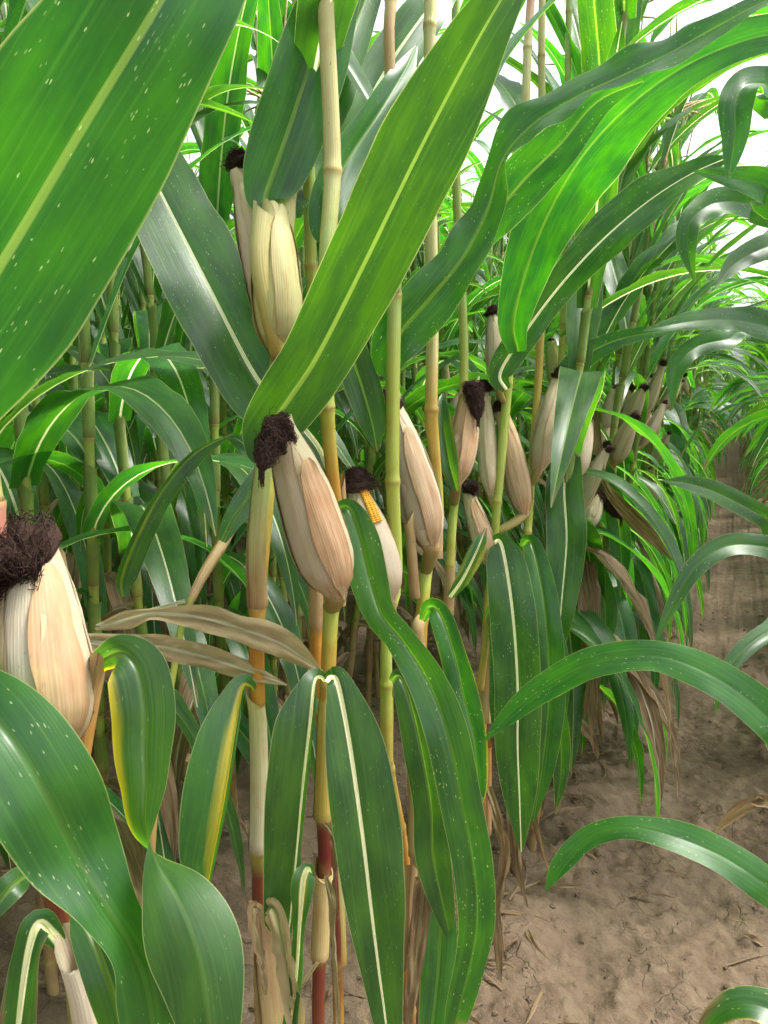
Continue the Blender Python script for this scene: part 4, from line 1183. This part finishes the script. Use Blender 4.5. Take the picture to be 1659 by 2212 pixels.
    for b in range(1 if low else 1, 9):
        a, e = rs.uniform(0, 6.28), (1.45 if b == 1 else rs.uniform(.5, 1.1))
        L = .28 if b == 1 else rs.uniform(.14, .22)
        k = np.linspace(0, 1, 6)
        q = top + np.stack([np.cos(a) * math.cos(e) * L * k, np.sin(a) * math.cos(e) * L * k, math.sin(e) * L * k - .06 * k ** 2 * (b > 1)], 1) - np.array([0, 0, .03 if b > 1 else 0])
        tube(q, np.array([.0015, .003, .0034, .0032, .0028, .001]), (1, 1, 1), 5, gt)
    parts.append(('tassel', gt.mesh('tassel', M_TASSEL), []))
    return parts, (pt(nodes[ear_i] + .05), math.pi / 2 if droop else az0 + (ear_i % 2) * math.pi)


def proto(seed, low=False, ears=1, droop=False):
    root = bpy.data.objects.new('maize_plant', None)
    COL.objects.link(root)
    root.empty_display_size = .05
    parts, (ep, eaz) = make_plant(seed, low, droop)
    for nm, me, subs in parts:
        obj(nm, me, root)
    rs = np.random.RandomState(seed + 9)
    for e in range(ears):
        az = eaz + rs.normal(0, .5)
        d = np.array([math.sin(az), math.cos(az), 0])
        b = ep + d * .035 + np.array([0, 0, .02 + .15 * e])
        t_ = b + (d * rs.uniform(.15, .5) + np.array([0, 0, 1.0])) * rs.uniform(.15, .21)
        build_ear(root, None, b, t_, rs.uniform(.023, .031), seed * 7 + e, tone='cream' if rs.rand() < .8 else 'lgreen', silk=rs.uniform(.55, .85), lowres=True, nhusk=4 if not low else 2, shank=ep, face=d)
    return root


def copy_tree(o, parent=None):
    c = o.copy()
    COL.objects.link(c)
    c.parent = parent
    for ch in KIDS.get(o.name, ()):
        copy_tree(ch, c)
    return c


NPROT = 16
protos = [proto(200 + i, False, (1 + (i % 4 == 0)) if i < 8 else 0, i < 8 or i in (9, 12)) for i in range(NPROT)]
lowp = [proto(300 + i, True, 1 if i < 3 else 0) for i in range(6)]
used = set()
KIDS = {}
for o_ in SC.objects:
    if o_.parent is not None:
        KIDS.setdefault(o_.parent.name, []).append(o_)


def place(s, t, seed, label, group, low=False, scale=None, ears=True):
    r = random.Random(seed)
    pool = lowp if low else protos
    ne = 3 if low else 8
    i = r.randrange(ne) if ears else r.choice([0] + list(range(ne, len(pool))))
    src = pool[i]
    if (low, i) in used:
        o = copy_tree(src)
    else:
        o = src
        used.add((low, i))
    p = rowpos(s + r.uniform(-.03, .03), t + r.uniform(-.03, .03))
    o.location = (p[0], p[1], gz(s, t) * .6)
    # blades mostly reach across the row
    o.rotation_euler = (r.gauss(0, .03), r.gauss(0, .03), -ROW_AZ + (0 if ears else r.choice([0, math.pi])) + r.gauss(0, .45))
    k = scale or r.uniform(.84, .96)
    o.scale = (k, k, k)
    o['label'] = label
    o['category'] = 'plant'
    o['group'] = group
    return o


sd = 5000
LAB0 = ('ripe maize plant in the front row beside the open soil track, beyond the fat ears', 'maize plants further along the front row')
s = 1.74
while s < 9.5:
    place(s, T0, sd, *LAB0, low=s > 5.5)
    sd += 1
    s += random.Random(sd).uniform(.13, .18)
LABR = ('maize plant in the row across the soil track from the ripe ears', 'maize plants of the row across the track')
s = 1.85
while s < 11.0:
    place(s, -.40, sd, *LABR, low=s > 5.5, scale=random.Random(sd).uniform(.78, .90))
    sd += 1
    s += random.Random(sd).uniform(.15, .21)
names = ['second', 'third', 'fourth']
for r_i, nm in enumerate(names):
    t = T0 + .75 * (r_i + 1)
    s = t / math.tan(math.radians(56)) - .15
    while s < [7.6, 7.0, 7.0][r_i]:
        place(s, t, sd, 'maize plant standing in the %s row, counted from the soil track' % nm, 'maize plants of the %s row' % nm, low=(r_i >= 2 or s > 5.0), ears=False, scale=None if r_i == 0 else random.Random(sd).uniform(.93, 1.06))
        sd += 1
        s += random.Random(sd).uniform(.115, .165)
for i, o in enumerate(protos + lowp):
    key = (o in lowp, (lowp if o in lowp else protos).index(o))
    if key not in used:
        for ch in list(o.children_recursive):
            bpy.data.objects.remove(ch)
        bpy.data.objects.remove(o)


# ------------------------------------------------------------------ the rest of the field, one mass
def far_field():
    rs = np.random.RandomState(3)
    arr = []
    for k in range(3):
        parts, _ = make_plant(400 + k, True)
        g = []
        for nm, me, _s in parts:
            n = len(me.vertices)
            v = np.empty(n * 3, np.float32)
            me.vertices.foreach_get('co', v)
            q = np.empty(len(me.loops), np.int32)
            me.loops.foreach_get('vertex_index', q)
            uv = np.empty(len(me.loops) * 2, np.float32)
            me.uv_layers['UVMap'].data.foreach_get('uv', uv)
            um = np.empty(len(me.loops) * 2, np.float32)
            me.uv_layers['UVM'].data.foreach_get('uv', um)
            c = np.empty(n * 4, np.float32)
            me.attributes['col'].data.foreach_get('color', c)
            g.append((nm, v.reshape(-1, 3), q.reshape(-1, 4), uv.reshape(-1, 2), um.reshape(-1, 2), c.reshape(-1, 4)))
        arr.append(g)
    spots = []
    for t, s0 in ((T0, 9.5), (-.40, 11.0), (T0 + .75, 7.7), (T0 + 1.5, 7.1), (T0 + 2.25, 7.1), (-1.11, 8.6)):
        for s in np.arange(s0, 24, .22):
            spots.append((s, t))
    for t in np.arange(T0 + 3.0, T0 + .75 * 9, .75):
        for s in np.arange(t / math.tan(math.radians(56)) - .2, 13, .17):
            spots.append((s, t))
    for t in np.arange(T0 + .75, T0 + .75 * 7, .75):  # unseen stretches of the left rows, added to shade the field interior
        for s in np.arange(-2.5, t / math.tan(math.radians(56)) - .2, .26):
            spots.append((s, t))
    for nm, mat in (('leaf', M_LEAF_FAR), ('stalk', M_STALK)):
        Vs, Qs, UVs, UMs, Cs, n = [], [], [], [], [], 0
        for i, (s, t) in enumerate(spots):
            r = np.random.RandomState(900 + i)
            a = -ROW_AZ + r.choice([0, math.pi]) + r.normal(0, .5)
            k = r.uniform(.9, 1.06)
            M = np.array([[math.cos(a), -math.sin(a), 0], [math.sin(a), math.cos(a), 0], [0, 0, 1]]) * k
            p = rowpos(s + r.uniform(-.05, .05), t + r.uniform(-.04, .04))
            for (pn, v, q, uv, um, c) in arr[r.randint(3)]:
                if (pn == 'leaf') != (nm == 'leaf') or pn == 'tassel':
                    continue
                Vs.append(v @ M.T + p)
                Qs.append(q + n)
                UVs.append(uv)
                UMs.append(um)
                Cs.append(c)
                n += len(v)
        V, Q = np.concatenate(Vs), np.concatenate(Qs)
        me = mesh_from('far_maize_' + nm, V, Q, None, None, None, mat)
        for ln, a in (('UVMap', UVs), ('UVM', UMs)):
            me.uv_layers.new(name=ln).data.foreach_set('uv', np.concatenate(a).ravel())
        me.attributes.new('col', 'FLOAT_COLOR', 'POINT').data.foreach_set('color', np.concatenate(Cs).ravel())
        if nm == 'leaf':
            o = obj('far_maize', me)
            o['kind'] = 'stuff'
            o['label'] = 'distant maize plants merging into one green mass, with unseen ones added for shade'
            o['category'] = 'maize field'
        else:
            c = obj('far_stalks', me, o)
            c['kind'] = 'stuff'
    return len(spots)


far_field()

# ------------------------------------------------------------------ litter at the foot of the rows
rs = np.random.RandomState(8)
gl = Geo()
for i in range(420):
    s = 1.0 + 5.5 * rs.rand() ** 1.5
    t = T0 + rs.normal(0, .07) if rs.rand() < .75 else rs.uniform(-.4, 1.3)
    z = gz(s, t) + .004
    p = RD * s + RN * t
    L = rs.uniform(.04, .16)
    free_leaf(np.array([p[0], p[1], z]), rs.uniform(0, 6.28), L, rs.uniform(.003, .014), rs.uniform(-2, 25), rs.uniform(-25, 2), 7000 + i, twist=rs.uniform(-200, 200), drift=rs.uniform(-1.5, 1.5),
              n=8, U=np.array([-1, 0, 1.0]), dry=1.0, crumple=.4, rib=0, geo=gl)
lo = obj('dry_leaf_litter', gl.mesh('dry_leaf_litter', M_LEAF))
lo['kind'] = 'stuff'
lo['label'] = 'withered brown leaf scraps lying along the foot of the rows'
lo['category'] = 'leaf litter'

print('triangles', sum(len(m.polygons) * 2 for m in bpy.data.meshes), 'objects', len(SC.objects), 'top plants', sum(1 for o in SC.objects if o.get('category') == 'plant'))
